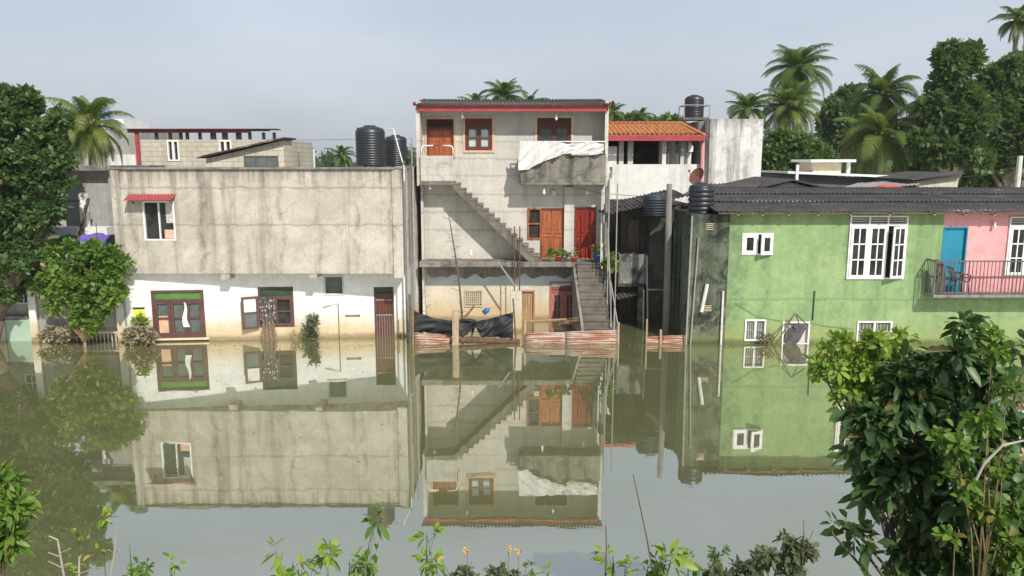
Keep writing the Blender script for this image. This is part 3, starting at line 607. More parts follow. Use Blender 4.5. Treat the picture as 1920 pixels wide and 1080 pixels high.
# peeled paint band, wavy lower edge
zb_ = FW.px(900, 514)[1]; pts = [(X0+.1, ZSb+.25)]; 
n_ = 60; low = []
for i in range(n_+1):
    s_ = X0+.1+(xs1-X0-.25)*i/n_; low.append((s_, zb_-.12*abs(math.sin(i*.31))-.05*math.sin(i*.9)-.03*random.random()))
m = M(); m.prism(FW, low+[(low[-1][0], ZSb+.2), (low[0][0], ZSb+.2)], .001, .012); m.build('peeled_band', MT['concdark'], sh)
low2 = [(s_, FW.px(900, 536)[1]-.02*math.sin(i*.5)) for i, (s_, z) in enumerate(low)]
trim('paleblue', (.50, .54, .55), rough=.9, var=.15, scale=3)
m = M(); m.prism(FW, low2+[(low[-1][0], ZSb+.2), (low[0][0], ZSb+.2)], .0003, .004); m.build('painted_band', MT['paleblue'], sh)
# lattice vent
s0, s1, z0, z1 = gV; m = M(); bars(m, FW, gV, .05, -.08, .05); 
for i in range(1, 8): a = s0+.05+(s1-s0-.1)*i/8; m.box(FW, a-.014, a+.014, z0+.05, z1-.05, -.05, .025)
for i in range(1, 8): a = z0+.05+(z1-z0-.1)*i/8; m.box(FW, s0+.05, s1-.05, a-.014, a+.014, -.045, .03)
v_ = m.build('lattice_vent', MT['lattice'], sh); M().rbox(FW, gV, -.13, -.12).build('backing', MT['dark'], v_)
# ground doors
s0, s1, z0, z1 = gD; m = M()
for i in range(4): a = s0+(s1-s0)*i/4; m.box(FW, a+.004, a+(s1-s0)/4-.004, z0, z1-.05, -.1, -.05)
m.build('plank_door', MT['plank'], sh); dframe(sh, FW, (s0+.02, s1-.02, z0, z1-.04), 'pinkpaint', .05, -.12, .03)
s0, s1, z0, z1 = gP; zt = z1-.35; m = M(); bars(m, FW, gP, .06, -.1, .03); m.box(FW, s0+.06, s1-.06, zt-.05, zt, -.1, .03)
for i in range(6): a = zt+.03+i*.045; m.box(FW, s0+.06, s1-.06, a-.01, a+.012, -.08, -.02)
w_ = (s1-s0-.12)/2
for i in range(2): bars(m, FW, (s0+.06+i*w_+.004, s0+.06+(i+1)*w_-.004, z0+.02, zt-.05), .11, -.09, .0, 2, 3, .04)
do = m.build('double_door', MT['pinkpaint'], sh, bevel=.004); M().box(FW, s0+.05, s1-.05, z0, z1-.05, -.095, -.088).build('pane', MT['glassgrey'], do)
# pillar below the terrace
pR = FD(26.2).R(957, 547, 978, 645); F26 = FD(26.2)
M().box(F26, pR[0], pR[1], -.9, pR[3], -.25, 0).build('yard_pillar', MT['groundwall'], sh, bevel=.015)
# rebar rods
rb = thing('reinforcing_rods', FD(27).w(FD(27).px(966, 600)[0], -.9, 0), 'two rusty upright reinforcing rods beside the terrace edge', 'rod')
F27 = FD(27.2)
for x_ in (964, 974): M().tube([F27.w(F27.px(x_, 500)[0], -.6), F27.w(F27.px(x_, 500)[0]+.01, F27.px(x_, 424)[1])], .022, 6).build('rod', MT['rust'], rb)
M().tube([F27.w(F27.px(933, 490)[0], F27.px(933, 490)[1], .05), F27.w(F27.px(966, 536)[0], F27.px(966, 536)[1], .1)], .03, 6).build('brace', MT['pipegrey'], rb)
# lower stair towards the water
st = M(); zt_ = ZS-.03; n_ = 12; yt, yb = 27.50, 24.95; rr = (zt_+.35)/n_; xa_t, xb_t = P(1080, 497, 27.5).x, P(1126, 497, 27.5).x; xa_b, xb_b = P(1098, 615, 25).x, P(1151, 615, 25).x
for i in range(n_):
    f0 = i/n_; y0 = yt-(yt-yb)*f0; y1 = yt-(yt-yb)*(i+1)/n_; z = zt_-rr*i
    a = xa_t+(xa_b-xa_t)*(i+.5)/n_; b_ = xb_t+(xb_b-xb_t)*(i+.5)/n_; st.wbox(a, b_, y1, y0, -.9, z-.035)
st.build('lower_staircase', MT['stairs'], sh, bevel=.008)
m = M()
for i in range(n_):
    y0 = yt-(yt-yb)*i/n_; y1 = yt-(yt-yb)*(i+1)/n_; z = zt_-rr*i
    a = xa_t+(xa_b-xa_t)*(i+.5)/n_; b_ = xb_t+(xb_b-xb_t)*(i+.5)/n_; m.wbox(a-.02, b_+.02, y1-.03, y0-.002, z-.034, z)
m.build('treads', MT['stairs'], sh, bevel=.008)
# side wall of lower stair
m = M(); m.add([(xa_t-.12, 27.5, -.9), (xa_b-.12, 24.95, -.9), (xa_b-.12, 24.95, .2), (xa_t-.12, 27.5, ZS-.1), (xa_t-.03, 27.5, -.9), (xa_b-.03, 24.95, -.9), (xa_b-.03, 24.95, .2), (xa_t-.03, 27.5, ZS-.1)], [(0,1,2,3),(7,6,5,4),(0,4,5,1),(1,5,6,2),(2,6,7,3),(3,7,4,0)])
m.build('stair_side_wall', MT['concdark'], sh)
# railing at right of lower stair
m = M(); 
for i in range(5):
    t = .1+.22*i; x_ = xb_t+(xb_b-xb_t)*t+.12; y_ = yt-(yt-yb)*t; z_ = zt_-(zt_+.3)*t; m.tube([(x_, y_, -.3), (x_, y_, z_+.75)], .022, 6)
m.tube([(xb_t+.12, yt, zt_+.75), (xb_b+.12, yb, .5)], .02, 6); m.build('stair_railing', MT['pipegrey'], sh)
for (x_, y0_, y1_, D, r, mt) in ((1137, 350, 500, 27.3, .05, 'concdark'), (1143, 325, 640, 26.6, .028, 'pipegrey'), (1158, 345, 625, 26.0, .022, 'pipegrey'), (1128, 400, 500, 27.3, .025, 'pvc')):
    f = FD(D); q = f.px(x_, y0_); M().tube([f.w(q[0], -.6 if y1_ > 600 else f.px(x_, y1_)[1]), f.w(q[0], q[1])], r, 8).build('upright_pipe', MT[mt], sh)
# bulbs
for (x_, y_, D, lab, wl) in ((867, 222, 27.6, 'bare bulb below the red fascia between top-floor door and window', .12), (1043, 226, 27.6, 'bare bulb below the red fascia above the draped balcony', .12), (1020, 365, 27.5, 'bare bulb hanging under the balcony above the carved wooden door', .3), (1101, 366, 27.8, 'bare bulb under the balcony above the right red door', .3), (806, 356, 27.5, 'bare bulb under the stair landing near the house corner', .1), (883, 480, 27.5, 'bare bulb lamp low on the wall beneath the outside stair', 0)):
    bulb(FD(D).w(FD(D).px(x_, y_)[0], FD(D).px(x_, y_)[1]), lab, wl)
m = M(); q = FW.R(1033, 357, 1042, 366); m.box(FW, q[0], q[1], q[2], q[3], 0, .1); m.build('meter_box', MT['greytrim'], sh)
# ================================================================ YARD: fences, tarp, post
FN = FD(24.35)
def sheet(name, x0, y0t, x1, y1t, zb0, label, waves=None, D=24.35, ht=None, group='rusty corrugated sheets fencing the flooded yard'):
    f = FD(D); a = f.px(x0, y0t); b_ = f.px(x1, y1t); m = M()
    hgt = ht or .45
    # waves run horizontally: u is vertical
    o_ = Vector(f.w(a[0], a[1]-hgt)); corr(m, o_, Vector((0, .05, hgt)), Vector(f.w(b_[0], b_[1]-hgt))-o_, waves or 6, .018, .006, 6, 6, .006)
    return tag(m.build(name, MT['rusty'], None, True), label, 'fence sheet', group)
sheet('corrugated_sheet', 776, 625, 846, 629, 0, 'rusty corrugated sheet at waterline below the left end of the black tarp')
sheet('corrugated_sheet', 985, 626, 1068, 623, 0, 'rusty corrugated sheet at waterline right of the yard pillar', 7)
sheet('corrugated_sheet', 1062, 622.5, 1157, 619, 0, 'rusty corrugated sheet ending below the foot of the outside stairs', 7, D=24.3)
m = M(); a = P(846, 638, 24.3); b_ = P(975, 640, 24.5); m.tube([a+Vector((0, 0, -.02)), a.lerp(b_, .3)+Vector((0, 0, .02)), a.lerp(b_, .7)+Vector((0, 0, .0)), b_], [.09, .1, .09, .07], 9)
tag(m.build('fallen_log', MT['rust'], None, True), 'reddish log lying along the waterline under the tarp', 'log')
F24 = FD(24.2); r_ = F24.R(847.5, 584, 860, 650); m = M(); m.box(F24, r_[0], r_[1], -.9, r_[3], -.2, 0); o = m.build('wooden_post', MT['weatherpost'], None, bevel=.02); tag(o, 'thick pale square post standing in water before the black tarp', 'post')
def pole(x, yt, D, r, mat, label, lean=0, name='pole', cat='pole', group=None, zb=-.9, n=8):
    f = FD(D); q = f.px(x, yt); m = M(); m.tube([f.w(q[0]-lean, zb), f.w(q[0]-lean*.4, (zb+q[1])/2, .02), f.w(q[0], q[1])], [r*1.1, r, r*.85], n); return tag(m.build(name, MT[mat], None), label, cat, group)
pole(768, 552, 24.3, .045, 'bark', 'dark wooden stake beside the concrete house corner pipe', .02, 'fence_stake', 'stake')
pole(774, 575, 24.25, .04, 'drystem', 'brown stake holding the left end of the black tarp', .05, 'fence_stake', 'stake')
pole(962, 560, 24.5, .03, 'bark', 'thin stake at the right end of the black tarp', -.2, 'fence_stake', 'stake')
pole(1160, 604, 24.3, .035, 'weatherpost', 'pale stake at the right end of the rusty sheets', 0, 'fence_stake', 'stake')
pole(984, 600, 24.5, .04, 'weatherpost', 'short stake beside the right rusty sheets and yard pillar', 0, 'fence_stake', 'stake')
# tarp
def tarp(x0, x1, top, bot, label, D=24.45, seedp=0):
    f = FD(D); m = M(); nx, nz = 48, 18; vs = []
    for i in range(nx+1):
        t = i/nx; x_ = x0+(x1-x0)*t; yt_ = np.interp(t, [p[0] for p in top], [p[1] for p in top]); yb_ = np.interp(t, [p[0] for p in bot], [p[1] for p in bot])
        for j in range(nz+1):
            q = j/nz; y_ = yt_+(yb_-yt_)*q; s_, z_ = f.px(x_, y_)
            dd = .13*math.sin((t-.5)*9/(.35+q)+seedp*2)*(.25+q*.6)+.05*math.sin((t+q*.6)*23+seedp)*q+.03*math.sin(q*9*(1+t)+seedp)+.25*q*(1-q)
            vs.append(f.w(s_, z_, dd))
    m.add(vs, [(i*(nz+1)+j, i*(nz+1)+j+1, (i+1)*(nz+1)+j+1, (i+1)*(nz+1)+j) for i in range(nx) for j in range(nz)])
    return tag(m.build('tarpaulin', MT['blacktarp'], None, True), label, 'tarpaulin', 'black tarpaulins hung on the yard fence')
tarp(775, 893, [(0, 580), (.12, 588), (.35, 597), (.6, 601), (.85, 597), (1, 600)], [(0, 622), (.25, 626), (.5, 628), (.8, 631), (1, 612)], 'black tarpaulin sagging between left stake and thick pale post')
tarp(884, 962, [(0, 605), (.2, 601), (.5, 596), (.8, 589), (1, 585)], [(0, 634), (.1, 612), (.25, 632), (.7, 634), (1, 633)], 'black tarpaulin hanging between the pale post and yard pillar', 24.5, 2.2)
m = M(); c = P(906, 582, 26.5); m.lathe(c, [(.03, -.1), (.09, -.09), (.1, .02), (.09, .1), (.03, .16), (.03, .2)], 14); o = m.build('plastic_jug', MT['bluepl'], None, True); o.rotation_euler = (0, .9, 0); tag(o, 'small blue plastic jug hanging under the lattice vent', 'jug')
# basket-like heap and pole across yard
m = M()
for i in range(40):
    a = P(random.uniform(1040, 1082), random.uniform(596, 610), random.uniform(25.5, 26)); m.tube([a, a+Vector((random.uniform(.1, .35), 0, random.uniform(-.05, .12)))], .013, 4)
tag(m.build('stick_bundle', MT['drystem'], None), 'bundle of broken sticks floating in the yard by the stair', 'sticks')
m = M(); m.bar(P(985, 603, 26), P(1062, 599, 25.8), .045, 8); tag(m.build('floating_plank', MT['plank'], None), 'pale round pole lying across the flooded yard', 'pole')
# ================================================================ PLANTS
def np_build(name, mat, parent, V, F, smooth=True):
    me = bpy.data.meshes.new(name); off = root_loc(parent) if parent is not None else Vector((float(V[:, 0].mean()), float(V[:, 1].mean()), float(V[:, 2].min())))
    V = V-np.array(off); me.vertices.add(len(V)); me.vertices.foreach_set('co', V.astype(np.float32).ravel())
    k = F.shape[1]; me.loops.add(F.size); me.loops.foreach_set('vertex_index', F.astype(np.int32).ravel())
    me.polygons.add(len(F)); me.polygons.foreach_set('loop_start', np.arange(0, F.size, k, dtype=np.int32)); me.polygons.foreach_set('loop_total', np.full(len(F), k, dtype=np.int32))
    me.materials.append(mat); me.update(calc_edges=True); me.validate()
    if smooth: me.polygons.foreach_set('use_smooth', [True]*len(me.polygons))
    o = bpy.data.objects.new(name, me); col.objects.link(o)
    if parent is not None: o.parent = parent
    else: o.location = off
    return o
def unit(a): return a/np.maximum(np.linalg.norm(a, axis=-1, keepdims=True), 1e-9)
def leafset(base, axis, nrm, Ls, wr=.42, fold=.12, droop=.15):
    """leaf = two quads bent along the midrib with a drooping tip; 6 verts, 4 tris"""
    side = unit(np.cross(axis, nrm)); nrm = unit(np.cross(side, axis)); Ls = Ls[:, None]; w = Ls*wr*.5
    down = np.array([0, 0, -1.0])
    v0 = base; m1 = base+axis*Ls*.36; m2 = base+axis*Ls*.74+down*Ls*droop*.45
    a1 = m1+side*w+nrm*w*fold*2; b1 = m1-side*w+nrm*w*fold*2; a2 = m2+side*w*.86+nrm*w*fold*2; b2 = m2-side*w*.86+nrm*w*fold*2; tip = base+axis*Ls+down*Ls*droop
    mm = m1; mn = m2
    V = np.stack([v0, a1, b1, mm, a2, b2, mn, tip], 1).reshape(-1, 3); n = len(base); k = np.arange(n)[:, None]*8
    F = np.concatenate([k+np.array([[0, 1, 3]]), k+np.array([[0, 3, 2]]), k+np.array([[1, 4, 6]]), k+np.array([[1, 6, 3]]), k+np.array([[3, 6, 5]]), k+np.array([[3, 5, 2]]), k+np.array([[4, 7, 6]]), k+np.array([[6, 7, 5]])], 0)
    return V, F
def leafquad(base, axis, nrm, Ls, wr=.5):
    side = unit(np.cross(axis, nrm)); Ls = Ls[:, None]; w = Ls*wr*.5; nn = np.cross(side, axis)
    V = np.stack([base, base+axis*Ls*.5+side*w+nn*w*.3, base+axis*Ls, base+axis*Ls*.5-side*w+nn*w*.3], 1).reshape(-1, 3); k = np.arange(len(base))[:, None]*4
    return V, np.concatenate([k+np.array([[0, 1, 2]]), k+np.array([[0, 2, 3]])], 0)
def lumpy(blobs, k=6, rng_=rng):
    out = []
    for x, y, z, r in blobs:
        out.append((x, y, z, r*.5))
        for d in unit(rng_.normal(size=(k, 3))):
            f = rng_.uniform(.55, .85); out.append((x+d[0]*r*f, y+d[1]*r*f*.9, z+d[2]*r*f*.85, r*rng_.uniform(.2, .38)))
    return out
def clusters(blobs, n, per, L, spread=.8, shell=.55, up=.35, Lvar=.3, wr=.45, fine=False, rng_=rng, cr=None, droop=.15):
    C = np.array([b[:3] for b in blobs]); R = np.array([b[3] for b in blobs]); p = R**2/np.sum(R**2)
    idx = rng_.choice(len(blobs), n, p=p); d = unit(rng_.normal(size=(n, 3))); rad = (shell+(1-shell)*rng_.random(n)**.6)*(1+.12*rng_.normal(size=n))
    cc = C[idx]+d*(R[idx]*rad)[:, None]*np.array([1, .9, .82]); out = unit(d+np.array([0, 0, up])+rng_.normal(size=(n, 3))*.25)
    b = np.repeat(cc, per, 0); o = np.repeat(out, per, 0); ax = unit(o*rng_.uniform(.1, .9, (n*per, 1))+unit(rng_.normal(size=(n*per, 3)))*spread)
    b = b+ax*(cr if cr is not None else L*.25)+rng_.normal(size=b.shape)*L*.15; Ls = L*(1+Lvar*(rng_.random(n*per)*2-1))*np.repeat(rng_.uniform(.75, 1.15, n), per); nr = unit(o+np.array([0, 0, .6])+rng_.normal(size=b.shape)*.45)
    return (leafset(b, ax, nr, Ls, wr, droop=droop) if fine else leafquad(b, ax, nr, Ls, wr))+(cc,)
def pxblobs(L, D):
    out = []
    for b in L:
        d = D+(b[3] if len(b) > 3 else 0); p = P(b[0], b[1], d); out.append((p.x, p.y, p.z, b[2]*pxm(d)))
    return out
def tree(name, label, cat, D, blobs, base_px, n, per, Lf, mat, group=None, zb=-.9, tr=.18, bark='bark', fine=False, crown='crown', trunk='trunk', spread=.8, shell=.5, wr=.5, up=.35, twigs=0, droop=.15):
    B = pxblobs(blobs, D); bx = P(base_px[0], base_px[1], D); base = Vector((bx.x, D, zb)); t = thing(name, base, label, cat, group)
    V, F, cc = clusters(lumpy(B), n, per, Lf, spread, shell, up, .35, wr, fine, droop=droop); np_build(crown, MT[mat], t, V, F)
    m = M(); cx = sum(b[0]*b[3] for b in B)/sum(b[3] for b in B); cz = min(b[2]-b[3]*.3 for b in B); cy = sum(b[1]*b[3] for b in B)/sum(b[3] for b in B)
    fork = Vector((base.x*.5+cx*.5, cy, max(zb+.3, (zb+cz)/2+.2*(cz-zb))))
    m.tube([base, base.lerp(fork, .5)+Vector((tr*.4, 0, 0)), fork], [tr, tr*.8, tr*.7], 10)
    for b in B:
        c = Vector(b[:3]); mid = fork.lerp(c, .5)+Vector((random.uniform(-.1, .1), 0, b[3]*.2)); m.tube([fork, mid, c, c+Vector((0, 0, b[3]*.5))], [tr*.5, tr*.33, tr*.2, tr*.08], 6)
    for i in range(twigs):
        j = random.randrange(len(cc)); b = min(B, key=lambda q: (Vector(q[:3])-Vector(cc[j])).length); m.tube([Vector(b[:3]), Vector(b[:3]).lerp(Vector(cc[j]), .5)+Vector((0, 0, .03)), Vector(cc[j])], [tr*.14, tr*.09, tr*.05], 4)
    m.build(trunk, MT[bark], t, True); return t
def palm(px, py, D, Lp, label, nf=24, mat='palm', zb=.4, seed=1, lean=.5, dead=0, emin=-.9, group='coconut palms', nl=44, tr=.16, lw=1.0):
    r = random.Random(seed); c = P(px, py, D); L = Lp*pxm(D)*1.22; t = thing('palm_tree', (c.x-lean, c.y, zb), label, 'palm tree', group)
    m = M(); K = 9; m.tube([(c.x-lean*(1-(i/K))**1.6, c.y, zb+(c.z-zb)*i/K) for i in range(K+1)], [tr*(1.25-.5*i/K) for i in range(K+1)], 10); m.build('trunk', MT['palebark'], t, True)
    V = []; F = []; RV = M()
    nf = int(nf*1.35)
    for k in range(nf):
        f = (k+.5)/nf; az = k*2.39996+r.uniform(-.2, .2); el = 1.45-(1.45-emin)*f**.9+r.uniform(-.1, .1); l = L*r.uniform(.85, 1.08)*(1-.12*abs(f-.5))
        if f < .12: l *= .8
        p = Vector(c); e = el; seg = 14; pts = [p.copy()]; dirs = []
        bend = r.uniform(.9, 1.9)*(.65+.5*math.cos(max(-1.2, min(1.2, el))))
        for s in range(seg):
            e -= bend/seg*(s/seg*1.6+.2); e = max(e, -1.5); d = Vector((math.cos(az)*math.cos(e), math.sin(az)*math.cos(e), math.sin(e))); dirs.append(d); p = p+d*(l/seg); pts.append(p.copy())
        RV.tube(pts[::2], [.035*(1-i/8)+.008 for i in range(len(pts[::2]))], 4)
        tilt = r.uniform(-.5, .5)
        if f > .93 and L > 1.6:
            dz_ = M(); dz_.tube(pts[::2], [.04*(1-i/8)+.01 for i in range(len(pts[::2]))], 4)
            for q in range(26):
                x = (.2+.78*q/26)*seg; i = min(seg-1, int(x)); b = pts[i].lerp(pts[i+1], x-i); sd = 1 if q % 2 else -1
                dz_.tube([b, b+Vector((-math.sin(az)*sd*l*.07, math.cos(az)*sd*l*.07, -l*.16))], .012, 3)
            dz_.build('dry_frond', MT['drystem'], t); continue
        for side in (-1, 1):
            for q in range(nl):
                u = .14+.85*q/nl; x = u*seg; i = min(seg-1, int(x)); b = pts[i].lerp(pts[i+1], x-i); d = dirs[i]; sv = Vector((-math.sin(az), math.cos(az), 0))
                upv = sv.cross(d)*-1; ll = l*.30*math.sin(math.pi*min(1, .18+u*.80))**.7*r.uniform(.85, 1.1)
                a1 = (sv*side*(.8)+d*.55+upv*(.18+tilt*side*.3)).normalized(); a2 = (a1+Vector((0, 0, -.9-.6*r.random()))).normalized()
                w = ll*.045*lw+.010; n0 = len(V); mid = b+a1*ll*.45; tip = mid+a2*ll*.6; V += [b-d*w*.5, b+d*w*.5, mid+d*w*.6, mid-d*w*.6, tip]; F += [(n0, n0+1, n0+2), (n0, n0+2, n0+3), (n0+3, n0+2, n0+4)]
    np_build('fronds', MT[mat], t, np.array([tuple(v) for v in V]), np.array(F)); RV.build('frond_ribs', MT['palmy'], t, True)
    if L > 1.8:
        for k in range(5): a = k*1.26+seed; M().lathe((c.x+math.cos(a)*tr*1.5, c.y+math.sin(a)*tr*1.5, c.z-.55-.08*(k % 2)), [(.02, 0), (.10, .06), (.13, .15), (.10, .25), (.03, .3)], 8).build('coconut', MT['leafmid'] if k % 2 else MT['palmy'], t, True)
    M().lathe((c.x, c.y, c.z-.45), [(tr*.6, 0), (tr*1.2, .15), (tr*1.5, .35), (tr*.9, .6), (.03, .8)], 10).build('crown_heart', MT['drystem'], t, True)
    return t
# ---- left zone plants
tree('broadleaf_tree', 'large dark broadleaf tree rising at the left edge of the picture', 'tree', 24.0, [(20, 215, 62), (-40, 260, 90), (75, 255, 62), (60, 330, 75), (-20, 370, 90), (85, 300, 55), (40, 420, 65), (70, 395, 48), (-30, 480, 75), (50, 490, 46), (-10, 540, 48), (110, 230, 28), (-70, 190, 80), (10, 180, 28), (118, 345, 22), (112, 290, 30), (100, 390, 24), (95, 340, 28), (30, 300, 60), (20, 450, 50), (120, 220, 20), (50, 190, 34), (-40, 330, 60)], (-60, 600), 7000, 7, .19, 'leafdark', tr=.3, fine=False, wr=.6, shell=.4)
palm(168, 235, 30, 78, 'coconut palm with yellowing fronds behind the dark tree on the left', 22, 'palmy', -.9, 3, .3, emin=-.9)
tree('shrub', 'bright green leafy shrub growing over the water beside the concrete house', 'shrub', 23.9, [(108, 486, 26), (150, 478, 24), (190, 482, 26), (88, 520, 24), (130, 515, 30), (180, 520, 34), (214, 512, 22), (75, 545, 16), (120, 550, 26), (165, 560, 26), (205, 556, 22), (150, 590, 18), (190, 590, 18), (222, 548, 14), (100, 575, 14), (170, 612, 12), (228, 490, 12), (130, 462, 10), (175, 460, 10)], (150, 620), 1300, 6, .19, 'leafbright', tr=.07, wr=.62, shell=.25, twigs=60, bark='drystem')
# ================================================================ far-left buildings
F25 = FD(25.0)
gh = thing('grey_house', (P(20, 600, 26).x, 27, -.9), 'grey flooded house with small barred window at the left edge', 'house')
wq = F25.R(29, 517, 56, 570); a = F25.R(-160, 480, 58, 640)
m = M(); wall(m, F25, a[0], a[1], -1, a[3], [wq]); m.wbox(a[0], a[1], 25.2, 30, -1, a[3]); m.build('wall', MT['greywall'], gh)
win(gh, F25, wq, 'greytrim', 'glass', .05, 2, 3, -.08, .02, .035)
q = F25.R(-160, 590, 60, 597); M().box(F25, q[0], q[1], q[2], q[3], .003, .25).build('ledge', MT['concdark'], gh)
FP = FD(24.75); q = FP.R(12, 599, 62, 650); M().box(FP, q[0], q[1], -.9, q[3], -.15, 0).build('pale_green_panel', MT['palegreen'], gh); q = FP.R(-160, 599, 10.5, 650); M().box(FP, q[0], q[1], -.9, q[3], -.15, .02).build('cream_panel', MT['creampaint'], gh)
F246 = FD(24.75)
bw_ = thing('boundary_wall', (P(150, 600, 25).x, 25, -.9), 'stained grey wall with white end pillar behind the bright shrub', 'wall')
q = F246.R(70, 478, 231, 640); op = F246.R(150, 613, 226, 690); m = M(); wall(m, F246, q[0], q[1], -1, q[3], [(op[0], op[1], -1.1, op[3])], rd=.19); m.build('panel', MT['greywall'], bw_)
q = F246.R(56, 524, 70, 640); M().box(F246, q[0], q[1], -1, q[3], -.25, .08).build('end_pillar', MT['whitewall'], bw_, bevel=.01)
q = F246.R(222, 508, 238, 640); M().box(F246, q[0]-.02, q[1], -1, q[3], -.3, .16).build('end_pillar', MT['whitewall'], bw_, bevel=.01)
gt = thing('gate', F246.w((op[0]+op[1])/2, -.9, .1), 'low white barred gate half under water beside the concrete house', 'gate'); q = F246.R(147, 621, 227, 650)
m = M(); m.box(F246, q[0], q[1], q[3]-.04, q[3], .05, .09); m.box(F246, q[0], q[1], -.4, -.36, .05, .09); m.build('frame', MT['greytrim'], gt)
m = M()
for i in range(12): x_ = q[0]+(q[1]-q[0])*i/11; m.box(F246, x_-.012, x_+.012, -.36, q[3]-.04, .06, .08)
m.build('bars', MT['greytrim'], gt)
# rooms behind shrub: weathered upper storey
up_ = thing('weathered_annex', (P(165, 420, 27).x, 28, -.9), 'weathered grey annex with flat slab roof left of the concrete house', 'house')
F27 = FD(26.5); q = F27.R(122, 318, 212, 470); ho = F27.R(140, 331, 203, 350); m = M(); wall(m, F27, q[0], q[1]+.1, -1, q[3], [ho], rd=.19); m.wbox(q[0], q[1]+.1, 26.7, 31, -1, q[3]); m.build('wall', MT['greywall'], up_)
q = F27.R(118, 314, 214, 320); M().box(F27, q[0], q[1], q[2], q[3]+.05, -4, .25).build('roof_slab', MT['concdark'], up_)
F265 = FD(26.0); q = F265.R(151, 362, 163, 470); M().box(F265, q[0], q[1], -.9, q[3], -.2, 0).build('column', MT['whitepaint'], up_)
q = F265.R(60, 425, 209, 440); M().box(F265, q[0], q[1], q[2], q[3], -.2, .3).build('canopy', MT['whitepaint'], up_)
q = F265.R(112, 385, 150, 420); m = M(); corr(m, F265.w(q[0]-.3, q[3]+.2, .2), (q[1]-q[0]+.35, 0, 0), (0, .6, -.1), 10, .02); m.build('canopy_sheet', MT['asblight'], up_)
def drape(x0, x1, y0, y1, D, mat, label, cat='tarpaulin'):
    f = FD(D); m = M(); n = 24; k = 10; vs = []
    for i in range(n+1):
        for j in range(k+1):
            t, q = i/n, j/k; s_, z_ = f.px(x0+(x1-x0)*t, y0+(y1-y0)*q+2*math.sin(t*9)); vs.append(f.w(s_, z_, .3*math.sin(q*math.pi)+.06*math.sin(t*25+q*5)))
    m.add(vs, [(i*(k+1)+j, i*(k+1)+j+1, (i+1)*(k+1)+j+1, (i+1)*(k+1)+j) for i in range(n) for j in range(k)]); tag(m.build('tarpaulin', MT[mat], None, True), label, cat)
drape(157, 209, 438, 464, 25.4, 'purple', 'crumpled purple tarpaulin above the bright shrub'); drape(117, 138, 440, 460, 25.3, 'teal', 'teal tarpaulin bundle beside the purple one'); drape(78, 126, 448, 474, 25.3, 'olive', 'yellow-green tarpaulin above the grey boundary wall')
f = FD(25.6)
for i, (a, b_, lab) in enumerate((((143, 458), (163, 372), 'longer dark board leaning above the purple tarpaulin'), ((153, 455), (161, 385), 'shorter dark board leaning above the purple tarpaulin'))):
    m = M(); m.tube([f.w(*f.px(*a), -.05+.1*i), f.w(*f.px(*b_), -.1+.1*i)], .05, 4); tag(m.build('leaning_board', MT['bark'], None), lab, 'board', 'dark boards leaning by the annex')
pole(180, 418, 25.2, .012, 'rust', 'thin rusty rod rising from the purple tarpaulin', zb=2.5, name='rod', cat='rod')
# building behind palm with blue tank
F38 = FD(36); rb_ = thing('plastered_house', (P(190, 300, 36).x, 38, -.9), 'pale plastered house behind the yellowing palm', 'house')
q = F38.R(100, 242, 258, 330); M().box(F38, q[0], q[1], -1, q[3], -5, 0).build('wall', MT['greywall'], rb_); q = F38.R(186, 290, 257, 330); M().box(F38, q[0], q[1], q[2], q[3], .003, .1).build('white_band', MT['white2'], rb_)
q = F38.R(178, 222, 222, 242); M().box(F38, q[0], q[1], q[2]-.01, q[3], -3, -.5).build('roof_room', MT['white2'], rb_)
tank(180, 207, 205, 234, 37, 'light blue water tank on the plastered house behind the palm', 'blue', 4, group=None)
# cream block house with red frame
F34 = FD(33); cb = thing('block_house', (P(400, 300, 33).x, 36, -.9), 'unfinished cream block house with red steel roof frame behind the parapet', 'house')
q = F34.R(265, 262, 530, 330); h1 = F34.R(314, 263, 336, 302); h2 = F34.R(411, 263, 434, 287); zt = q[3]
m = M(); wall(m, F34, q[0], q[1], -1, q[3], [h1, h2]); m.wbox(q[0], q[1], 33.2, 38, -1, q[3]-.002); m.build('wall', MT['blockcream'], cb)
for h_ in (h1, h2): win(cb, F34, h_, 'whitepaint', 'glass', .06, 2, 1, -.1, .03, .09)
q = F34.R(242, 243, 470, 249); M().box(F34, q[0], q[1], q[2], q[3], -.05, .15).build('roof_beam', MT['red'], cb); q2 = F34.R(468, 243, 524, 246); M().box(F34, q2[0], q2[1]-.4, q2[2], q2[3], -.05, .12).build('roof_beam', MT['steel'], cb)
m = M(); a_ = F34.R(257, 249, 263, 330); m.box(F34, a_[0], a_[1], -.9, q[2], 0, .1); m.build('red_post', MT['red'], cb)
for x_ in (290, 316, 336, 348, 372, 397, 419, 445, 466, 492, 512): s_ = F34.px(x_, 255)[0]; w__ = .10 if x_ % 2 else .05; M().box(F34, s_-w__, s_+w__, zt, q[2]+.02, -.25, -.1).build('stub_post', MT['steel'], cb)
M().add([F34.w(q[0], q[3]+.0, .3), F34.w(q2[1], q[3]+.0, .3), F34.w(q2[1]-.4, q[3]+.03, -1.6), F34.w(q[0], q[3]+.03, -1.6), F34.w(q[0], q[3]+.03, .3), F34.w(q2[1], q[3]+.03, .3), F34.w(q2[1]-.4, q[3]+.06, -1.6), F34.w(q[0], q[3]+.06, -1.6)], [(0,1,2,3),(4,7,6,5),(0,4,5,1),(1,5,6,2),(2,6,7,3),(3,7,4,0)]).build('roof_sheet', MT['asb'], cb)
F29 = FD(29); lo = thing('lean_to_shed', (P(465, 300, 29).x, 30, -.9), 'small block shed with sloping dark roof behind the left parapet', 'shed')
